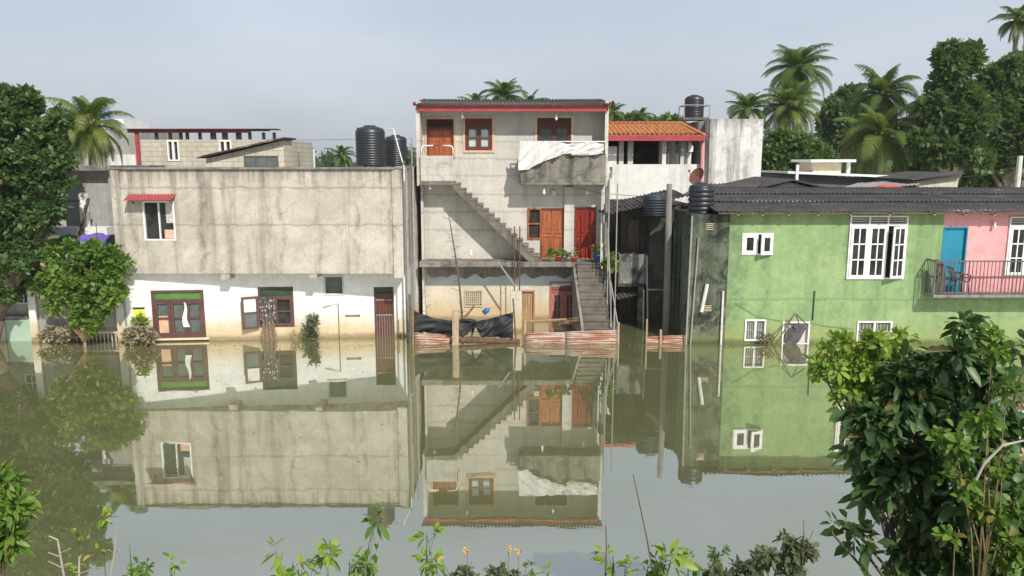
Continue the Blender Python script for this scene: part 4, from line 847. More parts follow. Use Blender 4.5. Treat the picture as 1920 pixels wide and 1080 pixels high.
m = M(); a_ = F29.px(386, 298); b_ = F29.px(531, 263); m.prism(F29, [(a_[0], -1), (b_[0], -1), (b_[0], b_[1]), (a_[0], a_[1])], -1.1, 0); m.build('wall', MT['blockcream'], lo)
m = M(); a_ = F29.px(372, 297); b_ = F29.px(537, 260); m.prism(F29, [(a_[0], a_[1]), (b_[0], b_[1]), (b_[0], b_[1]+.05), (a_[0]+.3, a_[1]+.12)], -1.3, .3); m.build('roof', MT['asb'], lo)
q = F29.R(458, 292, 522, 314); m = M(); bars(m, F29, q, .04, .003, .03, 3, 1); ww = m.build('window', MT['steel'], lo); M().rbox(F29, q, .004, .008).build('pane', MT['glassgrey'], ww)
# roof clutter behind parapet
pole(588, 279, 30, .045, 'pvc', 'white upright pipe rising behind the parapet of the concrete house', name='vent_pipe', cat='pipe')
for i, (x_, y_, lab) in enumerate(((560, 285, 'rusty rod left of the white vent pipe behind the parapet'), (603, 282, 'thin rod right of the white vent pipe behind the parapet'))): pole(x_, y_, 30.5, .02, 'rust', lab, .03, name='rod', cat='rod')
tag(M().tube([P(500, 262, 33), P(590, 262.5, 31.5), P(671, 261, 29)], .009, 4).build('overhead_wire', MT['rope'], None), 'thin wire stretched from the block house to the tall roof tank', 'wire')
# ================================================================ MIDDLE BACK: porch house with tiled roof
F34b = FD(33.6); ph = thing('porch_house', (P(1230, 320, 34).x, 37, -.9), 'white house with open upstairs porch under an orange tiled roof', 'house')
q = F34b.R(1120, 308, 1318, 400); zf_ = q[3]; xa_, xb_ = q[0], q[1]; hN = F34b.R(1143, 313, 1148, 335)
m = M(); wall(m, F34b, xa_, xb_, -1, zf_, [hN]); m.wbox(xa_, xb_, 33.8, 41, -1, zf_-1.0); m.box(F34b, xb_-.15, xb_, zf_-1, zf_-.003, -7.4, -.2); m.build('lower_wall', MT['white2'], ph)
ze_ = F34b.px(1200, 259)[1]
m = M(); m.box(F34b, xa_, xb_+.1, zf_-1, ze_+.2, -7.5, -7.3); m.box(F34b, xa_, xa_+.2, zf_-1, ze_+.2, -7.3, -.3); m.box(F34b, F34b.px(1195,280)[0], F34b.px(1197, 280)[0]+.1, zf_-1, ze_+.1, -7.3, -3); m.build('inner_wall', MT['black'], ph); M().wbox(xa_, xb_+.1, 33.5, 41, ze_+.16, ze_+.2).build('porch_ceiling', MT['black'], ph)  # inside walls and ceiling coloured near black to put in the porch's shade
for (x0_, x1_, mt, dd) in ((1163, 1172, 'greytrim', -.4), (1180, 1190, 'greytrim', -.4), (1243, 1250, 'white2', -.1), (1278, 1288, 'greytrim', -.2)):
    q_ = F34b.R(x0_, 262, x1_, 310); M().box(F34b, q_[0], q_[1], zf_-.9, ze_+.15, dd-.25, dd).build('column', MT[mt], ph)
q_ = F34b.R(1137, 274, 1159, 309); M().box(F34b, q_[0]-.2, q_[1], q_[2]-.2, q_[3], -.8, -.4).build('side_screen', MT['white2'], ph)
q_ = F34b.R(1252, 262, 1316, 330); M().box(F34b, q_[0], q_[1], q_[2], q_[3]+.0, -2.2, -2.0).build('pink_panel', MT['white2'], ph)
q_ = F34b.R(1296, 272, 1317, 284); ac = M().box(F34b, q_[0], q_[1], q_[2], q_[3], -1.99, -1.7).build('air_conditioner', MT['whitepaint'], ph)
m = M()
for x_ in (1254, 1269, 1271, 1289, 1309): s_ = F34b.px(x_, 285)[0]; m.box(F34b, s_-.03, s_+.03, zf_, ze_, -.12, -.06)
m.build('porch_bars', MT['steel'], ph)
s_ = F34b.px(1316, 290)[0]; M().tube([F34b.w(s_-.05, ze_, .25), F34b.w(s_+.02, F34b.px(1316, 340)[1], .12)], .09, 8).build('pink_post', MT['pinkwall'], ph)
# hip roof
zr_ = P(1200, 232, 36.6).z; ex0, ex1 = P(1110, 258, 33.2).x, P(1321, 258, 33.2).x; rx1 = P(1277, 232, 36.6).x; zE = P(1200, 255, 33.2).z
m = M(); corr(m, (ex0, 33.2, zE), (rx1-ex0, 0, 0), (0, 3.4, zr_-zE), 22, .035, .02, 6, 10, .012)
nn = 10; dx = ex1-rx1
for i in range(nn):
    t0, t1 = i/nn, (i+1)/nn; m.add([(rx1+dx*t0, 33.2, zE), (rx1+dx*t1, 33.2, zE), (rx1+dx*t1, 33.2+3.4*(1-t1), zE+(zr_-zE)*(1-t1)), (rx1+dx*t0, 33.2+3.4*(1-t0), zE+(zr_-zE)*(1-t0))], [(0, 1, 2, 3)])
m.add([(ex1, 33.2, zE), (rx1, 36.6, zr_), (ex1, 40, zE)], [(0, 2, 1)]); m.add([(ex0, 36.6, zr_), (rx1, 36.6, zr_), (ex1, 40, zE), (ex0, 40, zE)], [(0, 3, 2, 1)])
m.build('tiled_roof', MT['tile'], ph)
m = M(); m.tube([(ex0, 36.6, zr_+.03), (rx1, 36.6, zr_+.03), (ex1, 33.2, zE+.03)], .08, 6); m.build('ridge_cap', MT['tile'], ph, True)
m = M(); m.wbox(ex0, ex1+.03, 33.13, 33.17, zE-.20, zE+.02); m.wbox(ex1, ex1+.04, 33.17, 40, zE-.20, zE+.02); m.build('fascia', MT['red'], ph)
# dark interior bits: plant pots seen through porch
tree('potted_plant', 'leafy potted plant standing inside the upstairs porch', 'plant', 35.5, [(1180, 292, 7), (1198, 290, 9), (1176, 300, 5)], (1185, 308), 60, 5, .16, 'leafmid', zb=zf_-1, tr=.03)
# mouldy white block wall
F36 = FD(35.5); q = F36.R(1330, 223, 1429, 333); mw = thing('white_block_building', (P(1380, 300, 36).x, 37, -.9), 'tall windowless white building with black mould streaks', 'building')
M().box(F36, q[0], q[1], -1, q[3], -2.5, 0).build('wall', MT['mouldwhite'], mw)
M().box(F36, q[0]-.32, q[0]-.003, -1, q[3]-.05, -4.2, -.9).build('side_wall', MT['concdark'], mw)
# tank on stand
t_, c_, r_, h_ = tank(1283.5, 1318, 178, 221, 37.5, 'black water tank on a steel stand above the tiled roof', rib=7)
sd = thing('tank_stand', (c_.x, c_.y, -.9), 'tall steel stand with guard rail carrying a black tank', 'tank stand'); m = M(); a_ = r_*1.3
m.wbox(c_.x-a_, c_.x+a_, c_.y-a_, c_.y+a_, c_.z-.12, c_.z-.003); pl = m.build('platform', MT['steel'], sd)
for sx in (-1, 1):
    for sy in (-1, 1): M().tube([(c_.x+sx*a_*.9, c_.y+sy*a_*.9, 1), (c_.x+sx*a_*.9, c_.y+sy*a_*.9, c_.z-.12)], .05, 6).build('leg', MT['steel'], sd)
m = M(); zz = c_.z+.55
pt = [(c_.x-a_, c_.y-a_, zz), (c_.x+a_, c_.y-a_, zz), (c_.x+a_, c_.y+a_, zz), (c_.x-a_, c_.y+a_, zz), (c_.x-a_, c_.y-a_, zz)]; m.tube(pt, .022, 5)
for p_ in pt[:4]: m.bar((p_[0], p_[1], c_.z-.1), p_, .022)
for k_ in range(2): m.bar((c_.x-a_*.9, c_.y-a_*.9, c_.z-1.1*k_-.3), (c_.x+a_*.9, c_.y-a_*.9, c_.z-1.1*(1-k_)-.3), .022)
m.build('guard_rail', MT['pipegrey'], sd)
# satellite dish
dc = P(1309, 332, 31); ds = thing('satellite_dish', dc-Vector((0, 0, .5)), 'rust-brown satellite dish tilted above the black tank', 'satellite dish')
ax = Vector((-.75, -.45, .45)).normalized(); e1 = ax.orthogonal().normalized(); e2 = ax.cross(e1); vs = []; nr, na = 5, 24
for off in (0, -.012):
    for i in range(nr+1):
        for j in range(na): r__ = .36*i/nr; w_ = 2*math.pi*j/na; vs.append(dc+(e1*math.cos(w_)+e2*math.sin(w_))*r__+ax*(.9*r__*r__+off))
m = M(); kk = (nr+1)*na; fs = []
for i in range(nr):
    for j in range(na): a, b_, c__, d = i*na+j, i*na+(j+1)%na, (i+1)*na+(j+1)%na, (i+1)*na+j; fs += [(a, b_, c__, d), (a+kk, d+kk, c__+kk, b_+kk)]
m.add(vs, fs); m.build('dish', MT['dish'], ds, True); m = M(); m.bar(dc-e2*.3, dc+ax*.55, .012); m.lathe(dc+ax*.55, [(.03, -.05), (.04, 0), (.03, .05)], 8); m.build('receiver_arm', MT['steel'], ds)
m = M(); m.bar(dc, dc-Vector((0, 0, 1.4)), .03); m.build('mast', MT['pipegrey'], ds)
# ================================================================ DARK HOUSE between
F28 = FD(28); dh = thing('dark_house', (P(1210, 500, 29).x, 30, -.9), 'dark mouldy house with balcony squeezed between stair house and green house', 'house')
q = F28.R(1163, 385, 1300, 640); dd_ = F28.R(1176, 410, 1200, 476); ar = F28.R(1163, 560, 1192, 640); m = M(); xa_, xb_ = q[0], q[1]
wall(m, F28, xa_, xb_, -1, q[3], [dd_, (ar[0]+.02, ar[1], -1.1, ar[3])], rd=.19); m.wbox(xa_, xb_, 28.2, 32.5, -1, q[3]-.002); m.build('wall', MT['black'], dh)
panel_door(dh, F28, (dd_[0]+.02, dd_[1]-.02, dd_[2], dd_[3]-.03), 'bark', handle=False)
F27c = FD(27.2); q = F27c.R(1160, 477, 1216, 532); m = M(); m.box(F27c, q[0], q[1], q[2], q[3], -.1, 0); m.box(F27c, q[0], q[0]+.09, q[2], q[3], -.79, -.1); m.box(F27c, q[1]-.09, q[1], q[2], q[3], -.79, -.1); m.build('balcony_parapet', weathered('mouldpanel', (.30, .29, .27), (.16, .16, .15), (.025, .025, .022), .8, .3, grime=.9, seed=21), dh, bevel=.015)
M().box(F27c, q[0]-.02, q[1]+.02, q[2]-.1, q[2]-.003, -.79, .02).build('balcony_slab', MT['black'], dh)
q = F27c.R(1196, 535, 1206, 640); M().box(F27c, q[0], q[1], -1, q[2]*0+F27c.px(1200, 538)[1], -.2, 0).build('column', MT['tower'], dh)
q = F27c.R(1205, 405, 1249, 640); M().box(F27c, q[0]+.22, q[1]+.15, -1, q[3], -.79, -.05).build('front_block', MT['black'], dh); M().box(F27c, q[0], q[1]+.16, q[3]+.003, q[3]+.07, -.8, .02).build('tank_platform', MT['concdark'], dh)
m = M(); corr(m, P(1130, 404, 26.9), P(1290, 368, 26.9)-P(1130, 404, 26.9), Vector((.0, 3.0, .14)), 20, .022, .012, 6, 4, .012); m.build('roof', MT['asb'], dh)
m = M(); a_ = P(1131, 560, 27); corr(m, P(1157, 562, 26.8), P(1194, 553, 26.8)-P(1157, 562, 26.8), Vector((0, .8, .05)), 5, .02); m.build('canopy_sheet', MT['asb'], dh)
tank(1205, 1250, 361, 404, 26.9, 'blue-grey ribbed water tank behind the concrete utility pole', 'tankblue', 6, group='black plastic water tanks', ribamp=.045)
f = FD(25.6); q = f.px(1255, 345); m = M(); xq = f.px(1251, 600)[0]; m.tube([f.w(xq-.02, -.2), f.w(f.px(1253, 470)[0], 2.5), f.w(q[0], q[1])], [.135, .115, .09], 12)
pt = m.build('utility_pole', MT['poleconc'], None, True); tag(pt, 'thick pale concrete pole standing before the dark house', 'pole')
m = M()
for (a, b_) in (((1213, 480), (1216, 640)), ((1140, 430), (1148, 640)), ((1207, 543), (1207, 610))):
    fa_ = FD(26.6); m.tube([fa_.w(*fa_.px(*a)), fa_.w(fa_.px(b_[0], 600)[0], -.5)], .03, 7)
m.tube([P(1213, 543, 26.5), P(1262, 543, 26.5)], .025, 6); m.build('drain_pipes', MT['pipegrey'], dh)
sheet('corrugated_sheet', 1211, 632, 1240, 631, 0, 'pale corrugated sheet at the waterline below the concrete pole', 4, 24.3, .35); sheet('corrugated_sheet', 1240, 630, 1287, 629, 0, 'rusty corrugated sheet at the waterline next to the mouldy green tower', 5, 24.35, .35)
pole(1213, 598, 24.35, .03, 'weatherpost', 'thin pale stake at the left end of the sheet below the concrete pole', 0, 'fence_stake', 'stake'); pole(1239, 618, 24.3, .045, 'weatherpost', 'short thick stake between the pale and rusty sheets near the tower', 0, 'fence_stake', 'stake')
# ================================================================ GREEN HOUSE
FG = FD(24.4); gr = thing('green_house', (P(1640, 500, 26).x, 28, -.9), 'long green and pink flooded house with dark corrugated roof', 'house')
xg0 = FG.px(1365, 500)[0]; xg1 = FG.px(2080, 500)[0]; zg = P(1500, 398, 23.98).z+.01
sW = FG.R(1391, 437, 1449, 478); bW = FG.R(1590, 404, 1698, 523); l1 = FG.R(1396, 599, 1435, 639); l2 = FG.R(1466, 603, 1517, 646); l3 = FG.R(1606, 602, 1671, 640)
pk = (FG.px(1764, 480)[0], xg1-.2, FG.px(1764, 555)[1], zg)
m = M(); wall(m, FG, xg0, xg1, -1, zg, [sW, bW, l1, l2, l3, pk]); m.wbox(xg0, xg1, 24.6, 28.7, -1, zg-.003); m.build('wall', MT['green'], gr)
bd = FG.R(1765, 425, 1811, 552); pw = FG.R(1889, 406, 1960, 518); Fp = FD(24.44)
m = M(); wall(m, Fp, pk[0], pk[1], pk[2]+.002, pk[3]-.002, [(bd[0], bd[1], pk[2], bd[3]), pw], th=.1, rd=.09); m.build('pink_wall', MT['pinkwall'], gr)
dz = (bd[0]+.03, bd[1]-.05, pk[2]+.01, bd[3]-.05); do = M().rbox(Fp, dz, -.08, -.05).build('door', MT['bluedoor'], gr); M().bar(Fp.w(dz[1]-.1, (dz[2]+dz[3])/2, -.05), Fp.w(dz[1]-.1, (dz[2]+dz[3])/2, .0), .015).build('handle', MT['steel'], do); dframe(do, Fp, dz, 'bluedoor', .045, -.085, .03)
# windows
def greenwin(fr, R, ncol, topn=True, open_last=True):
    s0, s1, z0, z1 = R; zt = z1-.30
    m = M(); bars(m, fr, R, .045, -.08, .05); m.box(fr, s0+.045, s1-.045, zt-.03, zt+.02, -.08, .05)
    w = (s1-s0-.09)/ncol
    for i in range(1, ncol): a = s0+.045+w*i; m.box(fr, a-.022, a+.022, z0+.045, z1-.045, -.079, .045)
    o = m.build('window', MT['whitepaint'], gr, bevel=.004)
    m = M()
    for i in range(4): z = zt+.05+i*.055; m.box(fr, s0+.05, s1-.05, z-.009, z+.013, -.05, .0)
    m.build('louvre', MT['greytrim'], o); M().box(fr, s0+.04, s1-.04, zt, z1-.04, -.085, -.08).build('louvre_backing', MT['wooddark'], o)
    for i in range(ncol):
        a = s0+.045+w*i+.022; b_ = a+w-.044
        if open_last and i == ncol-1:
            h = fr.w(b_+.01, 0, .05); e = (h[0]-(b_-a)*.93, h[1]-(b_-a)*.36); f2 = Fr(e[0], e[1], h[0], h[1]); ln = f2.L; aa, bb, f_ = 0, ln, f2; dd0, dd1 = 0, .04
        else: aa, bb, f_, dd0, dd1 = a, b_, fr, 0.005, .045
        m = M(); bars(m, f_, (aa, bb, z0+.05, zt-.035), .075, dd0, dd1, 2, 3, .04); sa = m.build('sash', MT['whitepaint'], o, bevel=.004)
        M().box(f_, aa+.06, bb-.06, z0+.1, zt-.08, dd0+.012, dd0+.018).build('pane', MT['glass'], sa)
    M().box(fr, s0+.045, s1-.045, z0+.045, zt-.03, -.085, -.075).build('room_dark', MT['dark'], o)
    return o
greenwin(FG, bW, 3); greenwin(Fp, pw, 2, True, False)
s0, s1, z0, z1 = sW; sm = (s0+s1)/2; m = M(); bars(m, FG, sW, .04, -.08, .03); m.box(FG, sm-.02, sm+.02, z0+.04, z1-.04, -.08, .03); o = m.build('window', MT['whitepaint'], gr, bevel=.004)
m = M(); bars(m, FG, (s0+.03, sm-.02, z0+.03, z1-.03), .11, -.02, .05); sa = m.build('sash', MT['whitepaint'], o, bevel=.006); M().box(FG, s0+.1, sm-.1, z0+.1, z1-.1, 0, .006).build('pane', MT['glass'], sa)
h = FG.w(s1-.03, 0, .04); e = (h[0]-.42, h[1]-.17); f2 = Fr(e[0], e[1], h[0], h[1]); m = M(); bars(m, f2, (0, f2.L, z0+.02, z1-.02), .11, 0, .045); sa = m.build('sash', MT['whitepaint'], o, bevel=.006); M().box(f2, .09, f2.L-.09, z0+.1, z1-.1, .015, .021).build('pane', MT['glass'], sa)
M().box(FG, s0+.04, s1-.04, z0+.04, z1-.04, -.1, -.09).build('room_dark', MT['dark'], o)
for R_ in (l1, l3):
    o = win(gr, FG, R_, 'whitepaint', 'glassgrey', .045, 2, 1, -.08, .04, .06); m = M(); s0, s1, z0, z1 = R_
    for i in range(1, 10): a = s0+(s1-s0)*i/10; m.box(FG, a-.008, a+.008, z0+.04, z1-.04, -.045, -.03)
    m.box(FG, s0+.04, s1-.04, (z0+z1)/2-.01, (z0+z1)/2+.01, -.03, -.02); m.build('inner_bars', MT['curtain'], o)
    M().box(FG, s0+.04, s1-.04, z0+.04, z1-.04, -.075, -.06).build('curtain', MT['curtain'], o)
o = win(gr, FG, l2, 'whitepaint', 'curtain', .045, 1, 1, -.1, .04)
# debris in window 2: grey sheet and sticks
m = M(); vs = []; f = FG; K = 12
for i in range(K+1):
    for j in range(K+1):
        t, q_ = i/K, j/K; x_ = 1471+38*t; yt_ = np.interp(t, [0, .35, .6, 1], [625, 610, 606, 607]); yb_ = np.interp(t, [0, .5, .75, 1], [644, 645, 636, 615])
        s_, z_ = f.px(x_, yt_+(yb_-yt_)*q_); vs.append(f.w(s_, z_, .07+.03*math.sin(t*14+q_*6)))
m.add(vs, [(i*(K+1)+j, i*(K+1)+j+1, (i+1)*(K+1)+j+1, (i+1)*(K+1)+j) for i in range(K) for j in range(K)]); trim('oldsheet', (.10, .09, .095), rough=.9, var=.6, scale=5)
tag(m.build('torn_sheet', MT['oldsheet'], None, True), 'torn grey sheet hanging in the middle lower window of the green wall', 'cloth')
tp = thing('stick_tripod', P(1492, 590, 24.1), 'dark sticks leaning in a peak against the middle lower window', 'sticks')
for a, b_ in (((1491, 587), (1452, 650)), ((1491, 588), (1470, 612)), ((1492, 588), (1500, 612)), ((1493, 589), (1514, 610))): M().tube([P(a[0], a[1], 24.1), P(b_[0], b_[1], 23.95)], .02, 5).build('stick', MT['bark'], tp)
m = M()
for i in range(55):
    a = P(random.uniform(1426, 1447), random.uniform(628, 643), random.uniform(24.0, 24.3)); m.tube([a, a+Vector((random.uniform(-.15, .15), 0, random.uniform(-.05, .15)))], .014, 4)
tag(m.build('debris_clump', MT['rust'], None), 'reddish clump of flood debris beside the left lower window of the green wall', 'debris')
# roof: two overlapping rows of corrugated sheets
m = M(); xr0 = P(1342, 398, 24).x; xr1 = xg1+.5; zea = P(1500, 398, 23.98).z; ztp = P(1600, 359, 29).z; nw = int((xr1-xr0)/.145)
sl = (ztp-zea)/5.0
zc_ = zea+.03; yc_ = 23.98
for k_, (ln_, sf_, xo_) in enumerate(((1.85, 1.25, 0), (1.85, 1.0, .05), (1.75, .95, .3))):
    corr(m, (xr0+xo_, yc_, zc_), (xr1-xr0, 0, 0), (0, ln_, ln_*sl*sf_), nw, .017, .01, 6, 4, .006); zc_ += (ln_-.15)*sl*sf_+.035; yc_ += ln_-.15
m.build('roof', MT['asb'], gr, True)
m = M(); m.wbox(xr0+.1, xr1, 24.02, 24.07, zea-.06, zea-.012); m.build('eave_batten', MT['bark'], gr)
m = M()
for x_ in (1378, 1423, 1472, 1525, 1586, 1658, 1740, 1798, 1852): s_ = FG.px(x_, 401)[0]; m.box(FG, s_-.03, s_+.03, zea-.10, zea-.02, 0, .38)
m.build('rafter_ends', MT['plank'], gr)
# tower
FT = FD(24.32); xt0 = FT.px(1293, 520)[0]; xt1 = FT.px(1364, 520)[0]; zt_ = FT.px(1330, 402)[1]
v1 = FT.R(1323, 418, 1338, 432); v2 = FT.R(1318, 572, 1334, 584)
m = M(); wall(m, FT, xt0, xt1, -1, zt_, [v1, v2], rd=.1); m.wbox(xt0, xt1, 24.52, 27, -1, zt_-.002); m.build('tower', MT['tower'], gr)
for v in (v1, v2):
    m = M()
    for i in range(4): z = v[2]+(v[3]-v[2])*(i+.5)/4; m.box(FT, v[0], v[1], z-.012, z+.012, -.06, .01)
    m.build('vent_slats', MT['lattice'], gr)
tank(1290, 1337, 342, 399, 25.2, 'glossy black ringed water tank on the mouldy tower of the green house', rib=5, ribamp=.035)
for (x_, y0_, y1_, r, mt, dx) in ((1355, 545, 650, .035, 'pvc', 0), (1297, 404, 660, .03, 'pipegrey', -.05), (1309, 445, 640, .025, 'pipegrey', -.15)):
    a = FT.px(x_, y0_); M().tube([FT.w(a[0], a[1], .06), FT.w(a[0]+dx, -.5, .06)], r, 7).build('wall_pipe', MT[mt], gr)
a = FT.px(1325, 532); b_ = FT.px(1314, 584); M().tube([FT.w(a[0], a[1], .07), FT.w(b_[0], b_[1], .07)], .06, 10).build('broken_pipe', MT['pvc'], gr)
# wires on green wall
for i, (pts, lab) in enumerate((([(1378, 568), (1420, 594), (1466, 602)], 'thin black wire drooping across the green wall above the left lower window'), ([(1517, 604), (1545, 611), (1600, 617)], 'thin black wire between the two right lower windows of the green wall'))):
    m = M(); m.tube([FG.w(*FG.px(*p_), .03) for p_ in pts], .006, 4); tag(m.build('wall_wire', MT['rope'], None), lab, 'wire')
m = M(); s_ = FG.px(1525, 570)[0]; m.tube([FG.w(s_, FG.px(1525, 600)[1], .02), FG.w(s_+.01, FG.px(1525, 545)[1], .02)], .022, 5); m.build('conduit', MT['darkgreen'], gr)
# balcony of the pink part
FC = FD(23.8); zb_ = FC.px(1800, 553)[1]; zt_ = FC.px(1800, 490)[1]; xa_ = FC.px(1753, 520)[0]
M().wbox(xa_, xg1, 23.8, 24.397, zb_-.09, zb_).build('balcony_slab', MT['concdark'], gr, bevel=.01)
m = M(); m.box(FC, xa_, xg1, zt_-.02, zt_+.02, -.04, 0); m.box(FC, xa_, xg1, zb_+.06, zb_+.085, -.035, -.005); m.box(FC, xa_, xa_+.04, zt_-.018, zt_+.018, -.59, -.04)
n_ = int((xg1-xa_)/.115)
for i in range(n_+1): a = xa_+(xg1-xa_)*i/n_; w_ = .02 if i % 9 == 0 else .0085; m.box(FC, a-w_, a+w_, zb_, zt_-.02, -.03, -.012)
for i in range(1, 6): m.wbox(xa_, xa_+.017, 23.82+.1*i-.008, 23.82+.1*i+.008, zb_, zt_-.02)
m.build('balcony_railing', MT['steel'], gr)
m = M()
for i in range(9):
    x_ = 1755+i*1.8; a = P(x_+random.uniform(-1, 1), 486+random.uniform(0, 10), 24.0); b_ = P(x_+random.uniform(-1, 3), 549, 23.95+.03*(i % 3)); m.tube([b_, b_.lerp(a, .5)+Vector((.03, 0, 0)), a], .03, 6)
tag(m.build('log_bundle', MT['bark'], None), 'bundle of dark sticks standing at the left end of the pink balcony', 'sticks')
# chair
cc_ = P(1797, 549, 24.08); ch = thing('plastic_chair', (cc_.x, cc_.y, zb_), 'reddish brown plastic armchair on the pink balcony before the blue door', 'chair')
def CB(name, pts_list, r):
    m = M()
    for p_ in pts_list: m.tube([(cc_.x+a, cc_.y+b_, zb_+c) for a, b_, c in p_], r, 6)
    return m.build(name, MT['chairm'], ch, True)
M().wbox(cc_.x-.20, cc_.x+.20, cc_.y-.2, cc_.y+.2, zb_+.38, zb_+.41).build('seat', MT['chairm'], ch, bevel=.01)
for sx in (-1, 1):
    for sy in (-1, 1): CB('leg', [[(sx*.22, sy*.2, .005), (sx*.18, sy*.17, .39)]], .02)
    CB('armrest', [[(-.22 if sx < 0 else -.22, sx*.18, .66), (.10, sx*.2, .64), (.22, sx*.19, .60), (.2, sx*.18, .39)]], .022)
m = M(); 
for i in range(6): y_ = cc_.y-.17+.068*i; m.tube([(cc_.x-.19, y_, zb_+.40), (cc_.x-.25, y_, zb_+.62), (cc_.x-.33, y_, zb_+.84)], .016, 5)
m.tube([(cc_.x-.33, cc_.y-.19, zb_+.83), (cc_.x-.34, cc_.y+.19, zb_+.83)], .03, 6); m.build('backrest', MT['steel'], ch, True)
bulb(Fp.w(Fp.px(1861, 428)[0], Fp.px(1861, 428)[1], .1), 'bare bulb on the pink wall between blue door and white window', .05)
# ================================================================ roofs behind the green house
gb = thing('gable_house', (P(1470, 350, 31).x, 32, -.9), 'low white gabled house with grey roof behind the green house roof', 'house'); F31 = FD(31)
pk_ = F31.px(1481, 338); pa = F31.px(1395, 362); pb = F31.px(1562, 360); m = M(); m.prism(F31, [(pa[0], -1), (pb[0], -1), (pb[0], pb[1]-.05), (pk_[0], pk_[1]-.08), (pa[0], pa[1]-.05)], -4, 0); m.build('wall', MT['white2'], gb)
m = M(); pl_ = F31.px(1335, 366)
def slope(m, a, b_, y0, dy, th=.06): m.add([(a[0], y0, a[1]), (b_[0], y0, b_[1]), (b_[0], y0+dy, b_[1]), (a[0], y0+dy, a[1]), (a[0], y0, a[1]+th), (b_[0], y0, b_[1]+th), (b_[0], y0+dy, b_[1]+th), (a[0], y0+dy, a[1]+th)], [(0,1,2,3),(4,7,6,5),(0,4,5,1),(1,5,6,2),(2,6,7,3),(3,7,4,0)])
slope(m, pk_, (pb[0]+.2, pb[1]), 30.6, 5); slope(m, (F31.px(1330, 372)[0], F31.px(1330, 372)[1]), pk_, 30.6, 5); m.build('roof', MT['asb'], gb)
m = M(); a = P(1290, 372, 28.2); b_ = P(1300, 352, 31); corr(m, P(1275, 368, 27.6), P(1400, 364, 28.0)-P(1275, 368, 27.6), P(1318, 346, 30.2)-P(1275, 368, 27.6), 16, .03, .012, 6, 4, .012); m.build('front_roof', MT['asb'], gb)
F35 = FD(34); gy = thing('grey_roofed_house', (P(1600, 335, 34).x, 36, -.9), 'grey house with flat white roof slab and cream roof room', 'house')
a = F35.px(1482, 325); b_ = F35.px(1742, 335); m = M(); m.prism(F35, [(a[0], -1), (b_[0], -1), (b_[0], b_[1]-.1), (a[0], a[1]-.05)], -4.5, 0)
m.build('wall', simple('slate', (.12, .13, .14), rough=.8), gy)
m = M(); slope(m, (a[0]-.25, a[1]), (b_[0]+.6, b_[1]-.05), 33.6, 5, .1); m.build('roof_slab', MT['whitepaint'], gy)
q = F35.R(1538, 304, 1592, 324); M().box(F35, q[0], q[1], q[2]-.1, q[3], -2.5, -.8).build('roof_room', MT['creampaint'], gy); q2 = F35.R(1528, 299, 1613, 304); M().box(F35, q2[0], q2[1], q2[2], q2[3], -2.9, -.4).build('roof_room_slab', MT['whitepaint'], gy); s_ = F35.px(1606, 312)[0]; M().box(F35, s_-.06, s_+.06, q[2]-.1, q2[2], -.9, -.75).build('slab_post', MT['whitepaint'], gy)
s_ = F31.px(1503, 340)[0]; M().box(F31, s_-.05, s_+.05, 2, F31.px(1503, 309)[1], -.6, -.5).build('white_post', MT['whitepaint'], gy)
F32 = FD(30.6); be = thing('beige_shed', (P(1755, 345, 31).x, 32, -.9), 'beige walled shed with sagging sheet roof behind the green house', 'shed')
q = F32.R(1716, 335, 1798, 370); ta = F32.px(1708, 338); tb = F32.px(1799, 326); m = M(); m.prism(F32, [(q[0], -1), (q[1], -1), (tb[0]-.03, tb[1]-.03), (q[0], ta[1]-.05)], -4, 0); m.build('wall', MT['groundwall'], be)
m = M(); slope(m, (ta[0]-.1, ta[1]), (tb[0]+.05, tb[1]), 30.3, 4.5, .05); m.build('roof', MT['asb'], be)
m = M(); corr(m, P(1565, 356, 29.8), P(1720, 347, 29.8)-P(1565, 356, 29.8), P(1608, 344, 32.5)-P(1565, 356, 29.8), 20, .018, .012, 6, 3, .01); m.build('sheet_roof', MT['asblight'], be)
m = M(); vs = []
for i in range(13):
    for j in range(7): t, q_ = i/12, j/6; p_ = P(1637+55*t, 350+10*q_-4*math.sin(t*3.1)*(1-q_), 29.7-.8*q_+.1*math.sin(t*12)); vs.append(p_)
m.add(vs, [(i*7+j, i*7+j+1, (i+1)*7+j+1, (i+1)*7+j) for i in range(12) for j in range(6)]); tag(m.build('red_cloth', MT['redpot'], None, True), 'crumpled red cloth lying on the sheet roof beside the beige shed', 'cloth')
pole(1913, 292, 32, .12, 'pvc', 'white concrete pole at the right edge before the dark trees', name='utility_pole', cat='pole')
tag(M().tube([P(1795, 332, 31), P(1850, 328, 31.5), P(1911, 312, 32)], .012, 4).build('overhead_wire', MT['rope'], None), 'black wire running from the beige shed to the white pole', 'wire')
# ================================================================ TREES BEHIND
palm(945, 182, 42, 44, 'coconut palm crown showing above the middle of the red-edged roof', 22, 'palm', .4, 11, .4)
palm(993, 200, 44, 40, 'small palm crown above the right part of the red-edged roof', 16, 'palm', .4, 12, .2)
palm(892, 195, 44, 34, 'pale palm fronds above the left part of the red-edged roof', 12, 'palmy', .4, 13, .2)
palm(1495, 128, 48, 62, 'tallest coconut palm behind the white mouldy building', 30, 'palm', .4, 14, -.5, emin=-1.15, tr=.2)
palm(1478, 200, 46, 62, 'bushy coconut palm just below the tallest palm', 26, 'palmy', .4, 15, .6, emin=-.8)
palm(1402, 205, 46, 46, 'small coconut palm left of the bushy palm behind the mouldy building', 18, 'palm', .4, 16, .3, emin=-.4)
palm(1655, 178, 44, 66, 'coconut palm with upright crown behind the cream roof room', 28, 'palm', .4, 17, -.3, emin=-.9, tr=.2)
palm(1652, 255, 42, 84, 'wide yellow-green palm drooping behind the flat white roof', 30, 'palmy', .4, 18, .2, emin=-1.1)
